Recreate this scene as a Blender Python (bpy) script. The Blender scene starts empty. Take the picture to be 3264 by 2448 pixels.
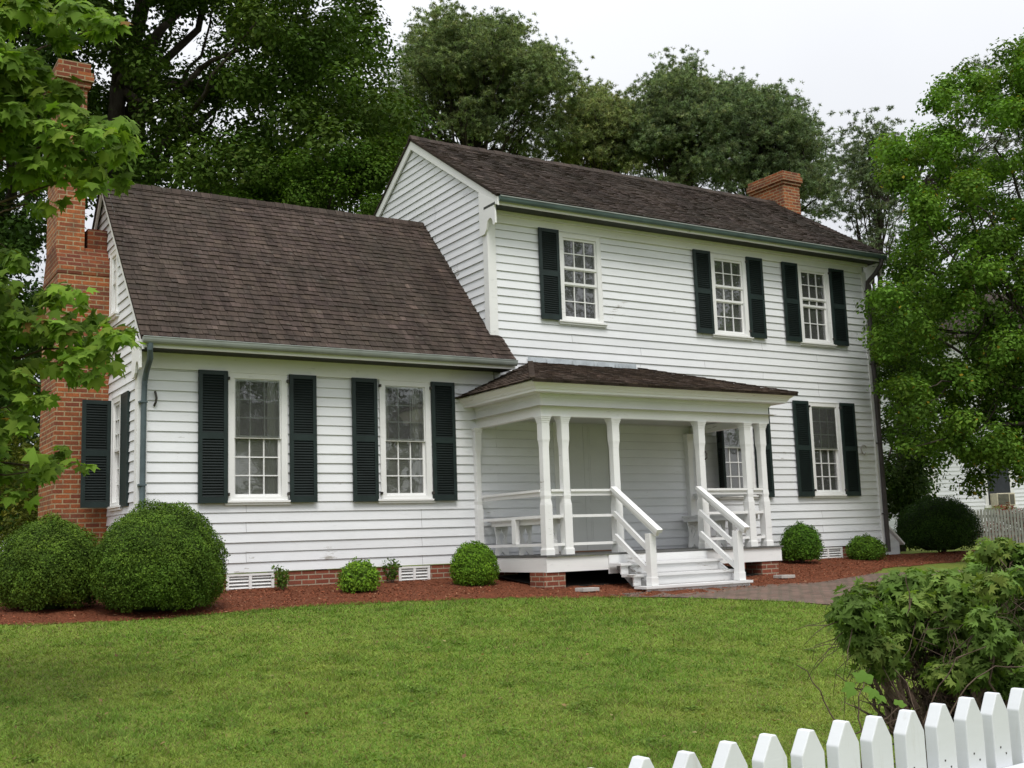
import bpy, math, random
import numpy as np
from mathutils import Vector, Matrix
R = math.radians
random.seed(7)
rng = np.random.default_rng(11)

# ------------------------------------------------------------------ camera, sky, sun, exposure
sc = bpy.context.scene
CAM = np.array([-3.6826, -15.2218, .2918])
YAW, PITCH, ROLL, FPX = .5605, .1395, .0344, 3585.5
_F = np.array([math.sin(YAW)*math.cos(PITCH), math.cos(YAW)*math.cos(PITCH), math.sin(PITCH)])
_R0 = np.array([math.cos(YAW), -math.sin(YAW), 0.]); _U0 = np.cross(_R0, _F)
_R = math.cos(ROLL)*_R0 - math.sin(ROLL)*_U0; _U = math.sin(ROLL)*_R0 + math.cos(ROLL)*_U0
cam = bpy.data.cameras.new('camera'); camo = bpy.data.objects.new('camera', cam)
sc.collection.objects.link(camo); sc.camera = camo
cam.sensor_width = 36; cam.lens = FPX/3264*36; cam.clip_start = .05; cam.clip_end = 2000
M = Matrix(((_R[0], _U[0], -_F[0], CAM[0]), (_R[1], _U[1], -_F[1], CAM[1]), (_R[2], _U[2], -_F[2], CAM[2]), (0, 0, 0, 1)))
camo.matrix_world = M

SUN_EL, SUN_AZ = R(58), R(200)          # azimuth clockwise from +Y
w = bpy.data.worlds.new('World'); sc.world = w; w.use_nodes = True
nt = w.node_tree; N = nt.nodes; L = nt.links
bg = N['Background']; bg.inputs['Strength'].default_value = .1
sky = N.new('ShaderNodeTexSky'); sky.sky_type = 'NISHITA'; sky.sun_disc = False
sky.sun_elevation = SUN_EL; sky.sun_rotation = SUN_AZ
tc = N.new('ShaderNodeTexCoord'); sep = N.new('ShaderNodeSeparateXYZ'); L.new(tc.outputs['Generated'], sep.inputs[0])
mr = N.new('ShaderNodeMapRange'); L.new(sep.outputs['Z'], mr.inputs['Value'])
mr.inputs['From Min'].default_value = 0; mr.inputs['From Max'].default_value = 1
mr.inputs['To Min'].default_value = 4.5; mr.inputs['To Max'].default_value = 13.8   # overcast: brighter overhead
cl = N.new('ShaderNodeTexNoise'); cl.inputs['Scale'].default_value = 2.2; cl.inputs['Detail'].default_value = 4
L.new(tc.outputs['Generated'], cl.inputs['Vector'])
cm = N.new('ShaderNodeMapRange'); L.new(cl.outputs['Fac'], cm.inputs['Value'])
cm.inputs['To Min'].default_value = .86; cm.inputs['To Max'].default_value = 1.08
mu = N.new('ShaderNodeMath'); mu.operation = 'MULTIPLY'; L.new(mr.outputs[0], mu.inputs[0]); L.new(cm.outputs[0], mu.inputs[1])
vm = N.new('ShaderNodeVectorMath'); vm.operation = 'SCALE'; vm.inputs[0].default_value = (.975, .985, 1.01)
L.new(mu.outputs[0], vm.inputs['Scale'])
mx = N.new('ShaderNodeMixRGB'); mx.inputs['Fac'].default_value = .88
L.new(sky.outputs[0], mx.inputs[1]); L.new(vm.outputs[0], mx.inputs[2]); L.new(mx.outputs[0], bg.inputs['Color'])

sl = bpy.data.lights.new('sun', 'SUN'); sl.energy = 1.5; sl.angle = R(22); sl.color = (1, .97, .92)
so = bpy.data.objects.new('sun', sl); sc.collection.objects.link(so)
sd = Vector((math.sin(SUN_AZ)*math.cos(SUN_EL), math.cos(SUN_AZ)*math.cos(SUN_EL), math.sin(SUN_EL)))
so.rotation_euler = sd.to_track_quat('Z', 'Y').to_euler()
sc.view_settings.view_transform = 'Standard'; sc.view_settings.look = 'None'
sc.view_settings.exposure = .47; sc.view_settings.gamma = 1; sc.view_settings.use_curve_mapping = False
sc.cycles.max_bounces = 6; sc.cycles.transparent_max_bounces = 8; sc.cycles.diffuse_bounces = 3
sc.cycles.use_denoising = True

def at(u, v, t):
    """point seen at pixel (u, v) of the 2212 px wide view, t metres deep"""
    u, v = u/.67770, v/.67770
    return CAM + t*(_F + _R*(u-1632)/FPX - _U*(v-1224)/FPX)

def gz(x, y):
    """height of the ground: level behind the house front, falling gently to the street"""
    y = np.asarray(y, float)
    return -.25 + .08*np.clip(y, -16, 0)

# ------------------------------------------------------------------ mesh helpers
COL = sc.collection
def unit(v): v = np.asarray(v, float); return v/np.linalg.norm(v)

def link_mesh(name, me, mat, parent=None):
    o = bpy.data.objects.new(name, me); COL.objects.link(o)
    if mat: me.materials.append(mat)
    if parent is not None: o.parent = parent
    return o

def big_mesh(name, V, Fc, mat, parent=None, tint=None, smooth=False, k=None):
    """fast mesh from arrays; every face has the same number of corners (k); tint per vertex (n,) or (n,3)"""
    me = bpy.data.meshes.new(name)
    V = np.asarray(V, np.float32); Fc = np.asarray(Fc, np.int32); k = Fc.shape[1]
    me.vertices.add(len(V)); me.vertices.foreach_set('co', V.ravel())
    me.loops.add(Fc.size); me.loops.foreach_set('vertex_index', Fc.ravel())
    me.polygons.add(len(Fc)); me.polygons.foreach_set('loop_start', np.arange(0, Fc.size, k, dtype=np.int32))
    me.polygons.foreach_set('loop_total', np.full(len(Fc), k, np.int32))
    if tint is not None:
        a = me.color_attributes.new('tint', 'FLOAT_COLOR', 'POINT')
        t = np.ones((len(V), 4), np.float32); tt = np.asarray(tint, np.float32)
        t[:, :3] = tt[:, None] if tt.ndim == 1 else tt
        a.data.foreach_set('color', t.ravel())
    me.update(calc_edges=True)
    if smooth: me.polygons.foreach_set('use_smooth', np.ones(len(Fc), bool))
    return link_mesh(name, me, mat, parent)

class MB:
    def __init__(s): s.v = []; s.f = []; s.t = []
    def add(s, vs, fs, t=1.0):
        n = len(s.v); s.v += [tuple(map(float, p)) for p in vs]; s.f += [tuple(i+n for i in f) for f in fs]; s.t += [t]*len(vs); return s
    def box(s, x0, x1, y0, y1, z0, z1, t=1.0):
        return s.hexa([(x0,y0,z0),(x1,y0,z0),(x1,y1,z0),(x0,y1,z0),(x0,y0,z1),(x1,y0,z1),(x1,y1,z1),(x0,y1,z1)], t)
    def hexa(s, p, t=1.0):
        return s.add(p, [(0,3,2,1),(4,5,6,7),(0,1,5,4),(1,2,6,5),(2,3,7,6),(3,0,4,7)], t)
    def quad(s, a, b, c, d, t=1.0): return s.add([a,b,c,d], [(0,1,2,3)], t)
    def bar(s, a, b, wd, ht, up=(0,0,1), t=1.0):
        a = np.array(a, float); b = np.array(b, float); d = unit(b-a); sdv = unit(np.cross(d, up)); u = np.cross(sdv, d)
        p = [q + i*sdv*wd/2 + j*u*ht/2 for q in (a, b) for j in (-1, 1) for i in (-1, 1)]
        return s.add(p, [(0,1,3,2),(4,6,7,5),(0,4,5,1),(2,3,7,6),(0,2,6,4),(1,5,7,3)], t)
    def prism(s, poly, axis, a, b, t=1.0):
        """poly in the plane across axis; 'Y': (x,z), 'X': (y,z), 'Z': (x,y)"""
        f = {'Y': lambda p, q: (p[0], q, p[1]), 'X': lambda p, q: (q, p[0], p[1]), 'Z': lambda p, q: (p[0], p[1], q)}[axis]
        n = len(poly); vs = [f(p, a) for p in poly] + [f(p, b) for p in poly]
        return s.add(vs, [tuple(range(n)), tuple(range(2*n-1, n-1, -1))] + [(i, (i+1) % n + 0, (i+1) % n + n, i+n)[::-1] for i in range(n)], t)
    def tube(s, pts, rad, n=8, t=1.0, cap=True):
        pts = [np.array(p, float) for p in pts]; m = len(pts)
        rad = rad if hasattr(rad, '__len__') else [rad]*m
        vs = []; prev = None
        for i, p in enumerate(pts):
            d = unit(pts[min(i+1, m-1)] - pts[max(i-1, 0)] + 1e-9)
            if prev is None: a = unit(np.cross(d, (0, 0, 1) if abs(d[2]) < .9 else (1, 0, 0)))
            else: a = unit(prev - d*np.dot(prev, d))
            prev = a; b = np.cross(d, a)
            vs += [p + rad[i]*(math.cos(2*math.pi*k/n)*a + math.sin(2*math.pi*k/n)*b) for k in range(n)]
        fs = [(i*n+k, i*n+(k+1) % n, (i+1)*n+(k+1) % n, (i+1)*n+k) for i in range(m-1) for k in range(n)]
        if cap: fs += [tuple(range(n-1, -1, -1)), tuple(range((m-1)*n, m*n))]
        return s.add(vs, fs, t)
    def build(s, name, mat, parent=None, bevel=0, smooth=False, loc=None):
        me = bpy.data.meshes.new(name)
        V = s.v if loc is None else [tuple(np.array(p)-loc) for p in s.v]
        me.from_pydata(V, [], s.f); me.update()
        a = me.color_attributes.new('tint', 'FLOAT_COLOR', 'POINT')
        t = np.ones((len(s.v), 4), np.float32)
        for i, q in enumerate(s.t): t[i, :3] = q
        a.data.foreach_set('color', t.ravel())
        uv = me.uv_layers.new(name='uv').data     # box projection in metres
        for p in me.polygons:
            nx, ny, nz = (abs(c) for c in p.normal)
            for li in p.loop_indices:
                c = me.vertices[me.loops[li].vertex_index].co
                uv[li].uv = (c.y, c.z) if nx >= ny and nx >= nz else ((c.x, c.z) if ny >= nz else (c.x, c.y))
        if smooth: me.polygons.foreach_set('use_smooth', [True]*len(me.polygons))
        o = link_mesh(name, me, mat, parent)
        if bevel:
            b = o.modifiers.new('bevel', 'BEVEL'); b.width = bevel; b.segments = 2; b.limit_method = 'ANGLE'
        return o

def empty(name, loc=(0, 0, 0), rz=0):
    o = bpy.data.objects.new(name, None); COL.objects.link(o); o.location = loc; o.rotation_euler = (0, 0, rz); o.empty_display_size = .2
    return o
def tag(o, label=None, cat=None, group=None, kind=None):
    if label: o['label'] = label
    if cat: o['category'] = cat
    if group: o['group'] = group
    if kind: o['kind'] = kind
    return o

# ------------------------------------------------------------------ materials
def mat(name, rough=.6, spec=.3):
    m = bpy.data.materials.new(name); m.use_nodes = True
    b = m.node_tree.nodes['Principled BSDF']; b.inputs['Roughness'].default_value = rough
    b.inputs['Specular IOR Level'].default_value = spec
    return m, m.node_tree.nodes, m.node_tree.links, b
def noise(N, L, scale, detail=3, rough=.55, vec=None, stretch=None, src='Object'):
    n = N.new('ShaderNodeTexNoise'); n.inputs['Scale'].default_value = scale; n.inputs['Detail'].default_value = detail
    n.inputs['Roughness'].default_value = rough
    t = N.new('ShaderNodeTexCoord'); v = t.outputs[src]
    if stretch:
        mp = N.new('ShaderNodeMapping'); mp.inputs['Scale'].default_value = stretch; L.new(v, mp.inputs[0]); v = mp.outputs[0]
    L.new(v, n.inputs['Vector']); return n
def ramp(N, L, src, stops):
    r = N.new('ShaderNodeValToRGB'); L.new(src, r.inputs[0]); e = r.color_ramp.elements
    while len(e) < len(stops): e.new(.5)
    for i, (p, c) in enumerate(stops): e[i].position = p; e[i].color = (*c, 1) if hasattr(c, '__len__') else (c, c, c, 1)
    return r
def mix(N, L, fac, a, b, mode='MIX'):
    m = N.new('ShaderNodeMixRGB'); m.blend_type = mode
    for i, q in enumerate((fac, a, b)):
        if isinstance(q, (int, float)): m.inputs[i].default_value = q if i == 0 else (q, q, q, 1)
        elif isinstance(q, tuple): m.inputs[i].default_value = (*q, 1)
        else: L.new(q, m.inputs[i])
    return m.outputs[0]
def bump(N, L, b, src, strength=.3, dist=.01):
    n = N.new('ShaderNodeBump'); n.inputs['Strength'].default_value = strength; n.inputs['Distance'].default_value = dist
    L.new(src, n.inputs['Height']); L.new(n.outputs[0], b.inputs['Normal'])
def tintnode(N):
    a = N.new('ShaderNodeAttribute'); a.attribute_name = 'tint'; return a.outputs['Color']

def plain(name, col, rough=.6, var=.15, scale=6, bmp=0, spec=.3, tinted=False, metal=0):
    m, N, L, b = mat(name, rough, spec)
    n = noise(N, L, scale, 5)
    c = ramp(N, L, n.outputs['Fac'], [(.3, tuple(q*(1-var) for q in col)), (.7, tuple(min(1, q*(1+var)) for q in col))]).outputs[0]
    if tinted: c = mix(N, L, 1.0, c, tintnode(N), 'MULTIPLY')
    L.new(c, b.inputs['Base Color']); b.inputs['Metallic'].default_value = metal
    if bmp: bump(N, L, b, n.outputs['Fac'], bmp)
    return m

def paint(name, col=(.80, .80, .80), wear=.5, streak=(1.2, 1.2, 14)):
    """old white paint: long faint grime, flaked spots along the boards"""
    m, N, L, b = mat(name, .55, .25)
    n1 = noise(N, L, .9, 5, .6, stretch=(1, 1, 2.2))
    c = ramp(N, L, n1.outputs['Fac'], [(.25, tuple(q*.90 for q in col)), (.65, col)]).outputs[0]
    n2 = noise(N, L, 2.2, 6, .7, stretch=streak)
    d = ramp(N, L, n2.outputs['Fac'], [(.60, 0.), (.72, 1.)]).outputs[0]
    d2 = mix(N, L, 1.0, d, (.55, .55, .55), 'MULTIPLY')
    c = mix(N, L, d2, c, tuple(q*.82 for q in (.66, .66, .64)))
    n3 = noise(N, L, 4.5, 7, .72, stretch=(.8, .8, 7))
    n4 = noise(N, L, 1.2, 2, .5)
    ad = N.new('ShaderNodeMath'); ad.operation = 'ADD'; L.new(n3.outputs['Fac'], ad.inputs[0]); L.new(n4.outputs['Fac'], ad.inputs[1])
    hl = N.new('ShaderNodeMath'); hl.operation = 'MULTIPLY'; hl.inputs[1].default_value = .5; L.new(ad.outputs[0], hl.inputs[0])
    t0 = .655 - .05*wear
    f = ramp(N, L, hl.outputs[0], [(t0, 0.), (t0+.02, 1.)])
    c = mix(N, L, f.outputs[0], c, (.40, .38, .35))
    c = mix(N, L, 1.0, c, tintnode(N), 'MULTIPLY')
    L.new(c, b.inputs['Base Color'])
    n5 = noise(N, L, 60, 3, .6, stretch=(.15, .15, 1))
    bump(N, L, b, n5.outputs['Fac'], .12, .004)
    return m

def brickmat(name, a=(.37, .115, .042), b_=(.18, .052, .032), mortar=(.38, .29, .17), w_=.205, h_=.069, ms=.010, grime=.75):
    m, N, L, b = mat(name, .85, .2)
    uv = N.new('ShaderNodeTexCoord')
    nz = noise(N, L, 7, 3, src='UV'); wv = N.new('ShaderNodeMixRGB'); wv.inputs[0].default_value = .006
    L.new(uv.outputs['UV'], wv.inputs[1]); L.new(nz.outputs['Color'], wv.inputs[2])
    br = N.new('ShaderNodeTexBrick'); L.new(wv.outputs[0], br.inputs['Vector'])
    br.inputs['Scale'].default_value = 1; br.inputs['Brick Width'].default_value = w_; br.inputs['Row Height'].default_value = h_
    br.inputs['Mortar Size'].default_value = ms; br.inputs['Mortar Smooth'].default_value = .3; br.inputs['Bias'].default_value = -.1
    br.inputs['Color1'].default_value = (*a, 1); br.inputs['Color2'].default_value = (*b_, 1); br.inputs['Mortar'].default_value = (*mortar, 1)
    n = noise(N, L, 4, 6, .65); n2 = noise(N, L, 45, 3)
    c = mix(N, L, .55, br.outputs['Color'], ramp(N, L, n2.outputs['Fac'], [(.3, .55), (.7, 1.25)]).outputs[0], 'MULTIPLY')
    c = mix(N, L, ramp(N, L, n.outputs['Fac'], [(.48, 0.), (.75, grime)]).outputs[0], c, (.09, .06, .045))
    c = mix(N, L, 1.0, c, tintnode(N), 'MULTIPLY')
    L.new(c, b.inputs['Base Color'])
    inv = N.new('ShaderNodeMath'); inv.operation = 'SUBTRACT'; inv.inputs[0].default_value = 1; L.new(br.outputs['Fac'], inv.inputs[1])
    bump(N, L, b, inv.outputs[0], .6, .008)
    return m

def leafmat(name, lo, hi, trans=.35, rough=.55, nscale=1.2):
    m, N, L, b = mat(name, .75, .12)
    n = noise(N, L, nscale, 3)
    c = ramp(N, L, n.outputs['Fac'], [(.35, lo), (.65, hi)]).outputs[0]
    c = mix(N, L, 1.0, c, tintnode(N), 'MULTIPLY')
    L.new(c, b.inputs['Base Color'])
    tr = N.new('ShaderNodeBsdfTranslucent')
    c2 = mix(N, L, 1.0, c, (1.15, 1.25, .5), 'MULTIPLY'); L.new(c2, tr.inputs['Color'])
    ms = N.new('ShaderNodeMixShader'); ms.inputs[0].default_value = trans
    L.new(b.outputs[0], ms.inputs[1]); L.new(tr.outputs[0], ms.inputs[2]); L.new(ms.outputs[0], N['Material Output'].inputs['Surface'])
    return m

def barkmat(name, a, b_, sc_=9):
    m, N, L, b = mat(name, .9, .1)
    n = noise(N, L, sc_, 6, .7, stretch=(1, 1, .25))
    L.new(ramp(N, L, n.outputs['Fac'], [(.35, a), (.7, b_)]).outputs[0], b.inputs['Base Color']); bump(N, L, b, n.outputs['Fac'], .8, .03)
    return m

WHITE = paint('white_paint', (.835, .848, .872)); WHITE2 = paint('white_trim_paint', (.84, .84, .83), .1, (2, 2, 6))
STEPP = paint('worn_step_paint', (.80, .80, .80), 1.15, (1, 1, 5))
GREEN = plain('shutter_green', (.0165, .028, .0265), .5, .2, 5, tinted=True)
GUTTER = plain('gutter_paint', (.27, .295, .275), .5, .15, 3)
GUTTERM = plain('gutter_paint_dark', (.10, .145, .145), .5, .25, 2)
SOFF = plain('soffit_shade_dark', (.055, .06, .052), .8, .2, 3)  # near-black: shade under the eaves is put into the soffit colour
DSPOUT = plain('downspout_grey', (.085, .115, .125), .5, .3, 4)
DSPOUTB = plain('downspout_brown', (.06, .052, .05), .6, .3, 4)
BRICK = brickmat('old_brick'); BRICKD = brickmat('foundation_brick', (.29, .085, .05), (.19, .055, .035), (.36, .29, .21), grime=.35)
CAPST = plain('weathered_brick_cap', (.17, .075, .05), .9, .4, 5, .4)
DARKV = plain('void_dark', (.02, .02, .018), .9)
METAL = plain('galvanised_flashing', (.42, .45, .47), .45, .25, 4, metal=.5)
IRON = plain('dark_iron', (.05, .045, .04), .6)
FLOORP = plain('porch_floor_grey', (.12, .12, .115), .6, .25, 3)
CEIL = plain('porch_ceiling', (.55, .56, .52), .6, .06, 2)
BLIND = plain('window_blind', (.82, .78, .68), .8, .06, 3)
CURT = plain('curtain_cloth', (.72, .70, .62), .9, .06, 3)
CONC = plain('pale_concrete', (.42, .40, .37), .9, .2, 8, .3)
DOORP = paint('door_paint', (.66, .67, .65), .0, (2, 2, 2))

def shinglemat(name, col):
    m, N, L, b = mat(name, .85, .15)
    n = noise(N, L, 30, 5, .7, stretch=(1, .12, .12)); n2 = noise(N, L, .8, 4, .6); n3 = noise(N, L, 9, 5, .7)
    c = ramp(N, L, n.outputs['Fac'], [(.3, tuple(q*.62 for q in col)), (.7, tuple(q*1.3 for q in col))]).outputs[0]
    c = mix(N, L, 1.0, c, tintnode(N), 'MULTIPLY')
    n6 = noise(N, L, 3.2, 4, .6, stretch=(1, .16, .16)); c = mix(N, L, .8, c, ramp(N, L, n6.outputs['Fac'], [(.36, .60), (.62, 1.25)]).outputs[0], 'MULTIPLY')
    c = mix(N, L, ramp(N, L, n2.outputs['Fac'], [(.45, 0.), (.75, .5)]).outputs[0], c, (.038, .036, .026))
    c = mix(N, L, ramp(N, L, n3.outputs['Fac'], [(.60, 0.), (.72, .55)]).outputs[0], c, (.12, .115, .10))
    L.new(c, b.inputs['Base Color']); bump(N, L, b, n.outputs['Fac'], .5, .006)
    return m
SHING = shinglemat('wood_shingle', (.060, .044, .036)); SHINGP = shinglemat('porch_shingle', (.070, .050, .039))

def glassmat():
    m = bpy.data.materials.new('window_glass'); m.use_nodes = True; N = m.node_tree.nodes; L = m.node_tree.links
    N.remove(N['Principled BSDF'])
    g = N.new('ShaderNodeBsdfGlossy'); g.inputs['Roughness'].default_value = .02; g.inputs['Color'].default_value = (1, 1, 1, 1)
    t = N.new('ShaderNodeBsdfTransparent'); t.inputs['Color'].default_value = (.86, .9, .88, 1)
    f = N.new('ShaderNodeFresnel'); f.inputs['IOR'].default_value = 2.4
    n = N.new('ShaderNodeTexNoise'); n.inputs['Scale'].default_value = 2.6; n.inputs['Detail'].default_value = 1.5
    tc = N.new('ShaderNodeTexCoord'); L.new(tc.outputs['Object'], n.inputs['Vector'])
    b = N.new('ShaderNodeBump'); b.inputs['Strength'].default_value = .22; b.inputs['Distance'].default_value = .02; L.new(n.outputs['Fac'], b.inputs['Height'])
    L.new(b.outputs[0], g.inputs['Normal'])
    s = N.new('ShaderNodeMixShader'); L.new(f.outputs[0], s.inputs[0]); L.new(t.outputs[0], s.inputs[1]); L.new(g.outputs[0], s.inputs[2])
    d = N.new('ShaderNodeBsdfDiffuse'); d.inputs['Color'].default_value = (.62, .63, .62, 1)      # pale veil, paints brightness into the panes
    s2 = N.new('ShaderNodeMixShader'); s2.inputs[0].default_value = .095; L.new(s.outputs[0], s2.inputs[1]); L.new(d.outputs[0], s2.inputs[2])
    L.new(s2.outputs[0], N['Material Output'].inputs['Surface']); return m
GLASS = glassmat()

# ------------------------------------------------------------------ ground, mulch, path, lawn
def groundmat():
    m, N, L, b = mat('lawn_soil_green', .95, .1)
    n = noise(N, L, .5, 5, .6); n2 = noise(N, L, 14, 6, .7); n3 = noise(N, L, 90, 3, .7)
    c = ramp(N, L, n2.outputs['Fac'], [(.3, (.10, .13, .022)), (.55, (.16, .205, .036)), (.75, (.20, .215, .05))]).outputs[0]
    c = mix(N, L, ramp(N, L, n.outputs['Fac'], [(.5, 0.), (.7, .45)]).outputs[0], c, (.12, .125, .04))
    c = mix(N, L, .6, c, ramp(N, L, n3.outputs['Fac'], [(.3, .5), (.7, 1.3)]).outputs[0], 'MULTIPLY')
    L.new(c, b.inputs['Base Color']); bump(N, L, b, n2.outputs['Fac'], .6, .03); return m
ys = [-500, -60, -25] + list(np.arange(-16, .01, 1.0)) + [3, 8, 30, 80, 500]
xs = [-500, -60, -20, -10] + list(np.arange(-8, 22, 2.0)) + [26, 40, 80, 500]
V = [(x, y, float(gz(x, y))) for y in ys for x in xs]; nx = len(xs)
Fq = [(j*nx+i, j*nx+i+1, (j+1)*nx+i+1, (j+1)*nx+i) for j in range(len(ys)-1) for i in range(nx-1)]
g = big_mesh('ground', V, Fq, groundmat()); tag(g, kind='structure')

# front line of the planting bed, house side up
EDGE = [(-9, -1.55), (-6, -1.6), (-3.5, -1.75), (-1.89, -1.95), (-.77, -2.22), (.5, -2.1), (1.79, -1.98), (2.97, -2.12), (4.23, -2.4), (5.01, -2.82), (5.95, -3.18), (6.3, -3.3)]
PATHLO = [(6.0, -3.22), (6.45, -3.62), (7.22, -4.45), (7.5, -5.25), (7.4, -6.2)]
PATHUP = [(8.0, -2.97), (9.4, -2.93), (11.3, -2.36), (12.2, -2.5), (14, -2.7), (19, -3.0)]
def edge_y(x): return np.interp(x, [p[0] for p in EDGE] + [8.0, 9.4, 11.3, 12.2, 13.6, 15, 22], [p[1] for p in EDGE] + [-2.97, -2.93, -2.36, -1.75, -1.55, -1.45, -1.4])

def mulchmat():
    m, N, L, b = mat('red_bark_mulch', .95, .1)
    n = noise(N, L, 55, 5, .75); n2 = noise(N, L, 3, 4)
    c = ramp(N, L, n.outputs['Fac'], [(.30, (.055, .019, .012)), (.50, (.185, .062, .031)), (.72, (.30, .125, .07))]).outputs[0]
    c = mix(N, L, .35, c, ramp(N, L, n2.outputs['Fac'], [(.3, .6), (.7, 1.3)]).outputs[0], 'MULTIPLY')
    L.new(c, b.inputs['Base Color']); bump(N, L, b, n.outputs['Fac'], 1., .03); return m
MUL = mulchmat()
rows = 16; xs2 = np.arange(-9, 20.01, .15); V = []; 
for i, x in enumerate(xs2):
    ye = float(edge_y(x)) + .045*math.sin(x*5.1) + .04*math.sin(x*13.3+1)+random.uniform(-.02, .02)
    for j in range(rows+1):
        q = j/rows; y = ye*(1-q) + (1.9 if x < 0 else .3)*q
        z = float(gz(x, y)) + .006 + .022*math.sin(math.pi*min(1, q*2.4)/2)**.8*(q > 0) + .012*random.uniform(-1, 1)*(q > 0)
        V.append((x, y, z))
Fq = [(i*(rows+1)+j, (i+1)*(rows+1)+j, (i+1)*(rows+1)+j+1, i*(rows+1)+j+1) for i in range(len(xs2)-1) for j in range(rows)]
mb_ = big_mesh('mulch_bed', V, Fq, MUL, smooth=True); tag(mb_, 'red-brown bark mulch bed along the foot of the house', 'mulch', kind='stuff')

def orient(nrm, spin):
    """(n,3) normals + spin angle -> (n,3,3) frames, columns x, y, normal"""
    nrm = nrm/np.linalg.norm(nrm, axis=1, keepdims=True)
    ref = np.where(np.abs(nrm[:, 2:3]) < .95, np.array([[0, 0, 1.]]), np.array([[1., 0, 0]]))
    a = np.cross(ref, nrm); a /= np.linalg.norm(a, axis=1, keepdims=True); b = np.cross(nrm, a)
    c, s = np.cos(spin)[:, None], np.sin(spin)[:, None]
    return np.stack([a*c+b*s, -a*s+b*c, nrm], 2)
def scatter(tv, tf, pos, nrm, spin, size):
    """copies of a small template at pos; returns verts, faces"""
    tv = np.asarray(tv, float); tf = np.asarray(tf); n, k = len(pos), len(tv)
    O = orient(np.asarray(nrm, float), spin)
    V = np.einsum('nij,kj->nki', O, tv)*np.asarray(size).reshape(-1, 1, 1) + pos[:, None, :]
    Fo = (tf[None] + (np.arange(n)*k)[:, None, None]).reshape(-1, tf.shape[1])
    return V.reshape(-1, 3), Fo

# bark chips lying on the bed
n = 30000; cx = rng.uniform(-4, 17, n); ye = edge_y(cx); cy = ye + rng.uniform(-.03, 1, n)**1.0*(np.where(cx < 0, 1.5, .1)-ye)
pos = np.stack([cx, cy, gz(cx, cy) + .02 + .014*np.minimum(1, (cy-ye)*2)], 1)
nr = rng.normal(0, .35, (n, 3)); nr[:, 2] = 1
tv = [(-.5, -.18, 0), (.5, -.14, 0), (.45, .2, .05), (-.5, .16, .03)]
V, Fo = scatter(tv, [[0, 1, 2, 3]], pos, nr, rng.uniform(0, 6.3, n), rng.uniform(.010, .034, n))
tn = rng.uniform(.5, 1.6, n); pale = rng.random(n) < .06; col = np.stack([tn*.215, tn*.070, tn*.036], 1); col[pale] = (.38, .22, .13)
def tintedmat(name, rough=.9):
    m, N, L, b = mat(name, rough, .1); L.new(tintnode(N), b.inputs['Base Color']); return m
TINT = tintedmat('bark_chips')
tag(big_mesh('bark_chips', V, Fo, TINT, tint=np.repeat(col, 4, 0)), 'loose chips scattered over the mulch bed', 'mulch', kind='stuff')

# brick path from the steps to the right
PATHM = brickmat('path_brick', (.215, .135, .11), (.15, .105, .088), (.075, .085, .055), .2, .1, .012, 1.0)
p = MB(); top = [(8.0, -2.9), (9.4, -2.86), (11.3, -2.29), (12.2, -2.38), (14, -2.6), (19, -2.9)]
xs3 = np.arange(5.6, 19.01, .2)
lo = lambda x: np.interp(x, [5.6, 5.95, 6.45, 7.22, 7.6, 9, 19], [-3.05, -3.2, -3.62, -4.45, -5.4, -6.2, -7.0])
hi = lambda x: np.interp(x, [5.6, 6.2, 8.0, 9.4, 11.3, 12.2, 14, 19], [-2.7, -2.7, -2.7, -2.93, -2.34, -2.45, -2.65, -2.95])
for i in range(len(xs3)-1):
    a, b = xs3[i], xs3[i+1]
    for j in range(6):
        q0, q1 = j/6, (j+1)/6
        P = [(x, lo(x)*(1-q)+hi(x)*q) for x, q in ((a, q0), (b, q0), (b, q1), (a, q1))]
        p.quad(*[(x, y, float(gz(x, y))+.012) for x, y in P])
tag(p.build('brick_path', PATHM), kind='structure')

# grass blades
def lawn_mask(x, y):
    e = edge_y(x); inl = y < e + .05
    onpath = (x > 5.75) & (y > np.interp(x, [5.75, 6.0, 6.45, 7.22, 7.6, 9, 19], [-3.2, -3.3, -3.62, -4.45, -5.4, -6.2, -7.0]) + .02*np.sin(x*40))
    return inl & ~onpath
def grassmat():
    m, N, L, b = mat('grass_blades', .7, .2)
    L.new(tintnode(N), b.inputs['Base Color'])
    tr = N.new('ShaderNodeBsdfTranslucent'); L.new(mix(N, L, 1.0, tintnode(N), (1.1, 1.2, .6), 'MULTIPLY'), tr.inputs['Color'])
    ms = N.new('ShaderNodeMixShader'); ms.inputs[0].default_value = .3
    L.new(b.outputs[0], ms.inputs[1]); L.new(tr.outputs[0], ms.inputs[2]); L.new(ms.outputs[0], N['Material Output'].inputs['Surface'])
    return m
GRASS = grassmat()
def vnoise(x, y, s, seed):
    r = np.random.default_rng(seed); G = r.random((64, 64)); X = x*s; Y = y*s; xi = np.floor(X).astype(int); yi = np.floor(Y).astype(int); fx = X-xi; fy = Y-yi
    fx = fx*fx*(3-2*fx); fy = fy*fy*(3-2*fy); g = lambda a, b: G[a % 64, b % 64]
    return (g(xi, yi)*(1-fx)+g(xi+1, yi)*fx)*(1-fy) + (g(xi, yi+1)*(1-fx)+g(xi+1, yi+1)*fx)*fy
def blades(n, dlo, dhi):
    # blades thin out with distance the way a finer level of detail would; a little wider than the photo's wedge
    d = np.exp(rng.uniform(math.log(dlo), math.log(dhi), n)); ang = YAW + rng.uniform(-.60, .60, n)
    xx = CAM[0] + d*np.sin(ang); yy = CAM[1] + d*np.cos(ang); k = lawn_mask(xx, yy)
    return xx[k], yy[k], d[k]
VV = []; FF = []; TT = []; off = 0
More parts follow.
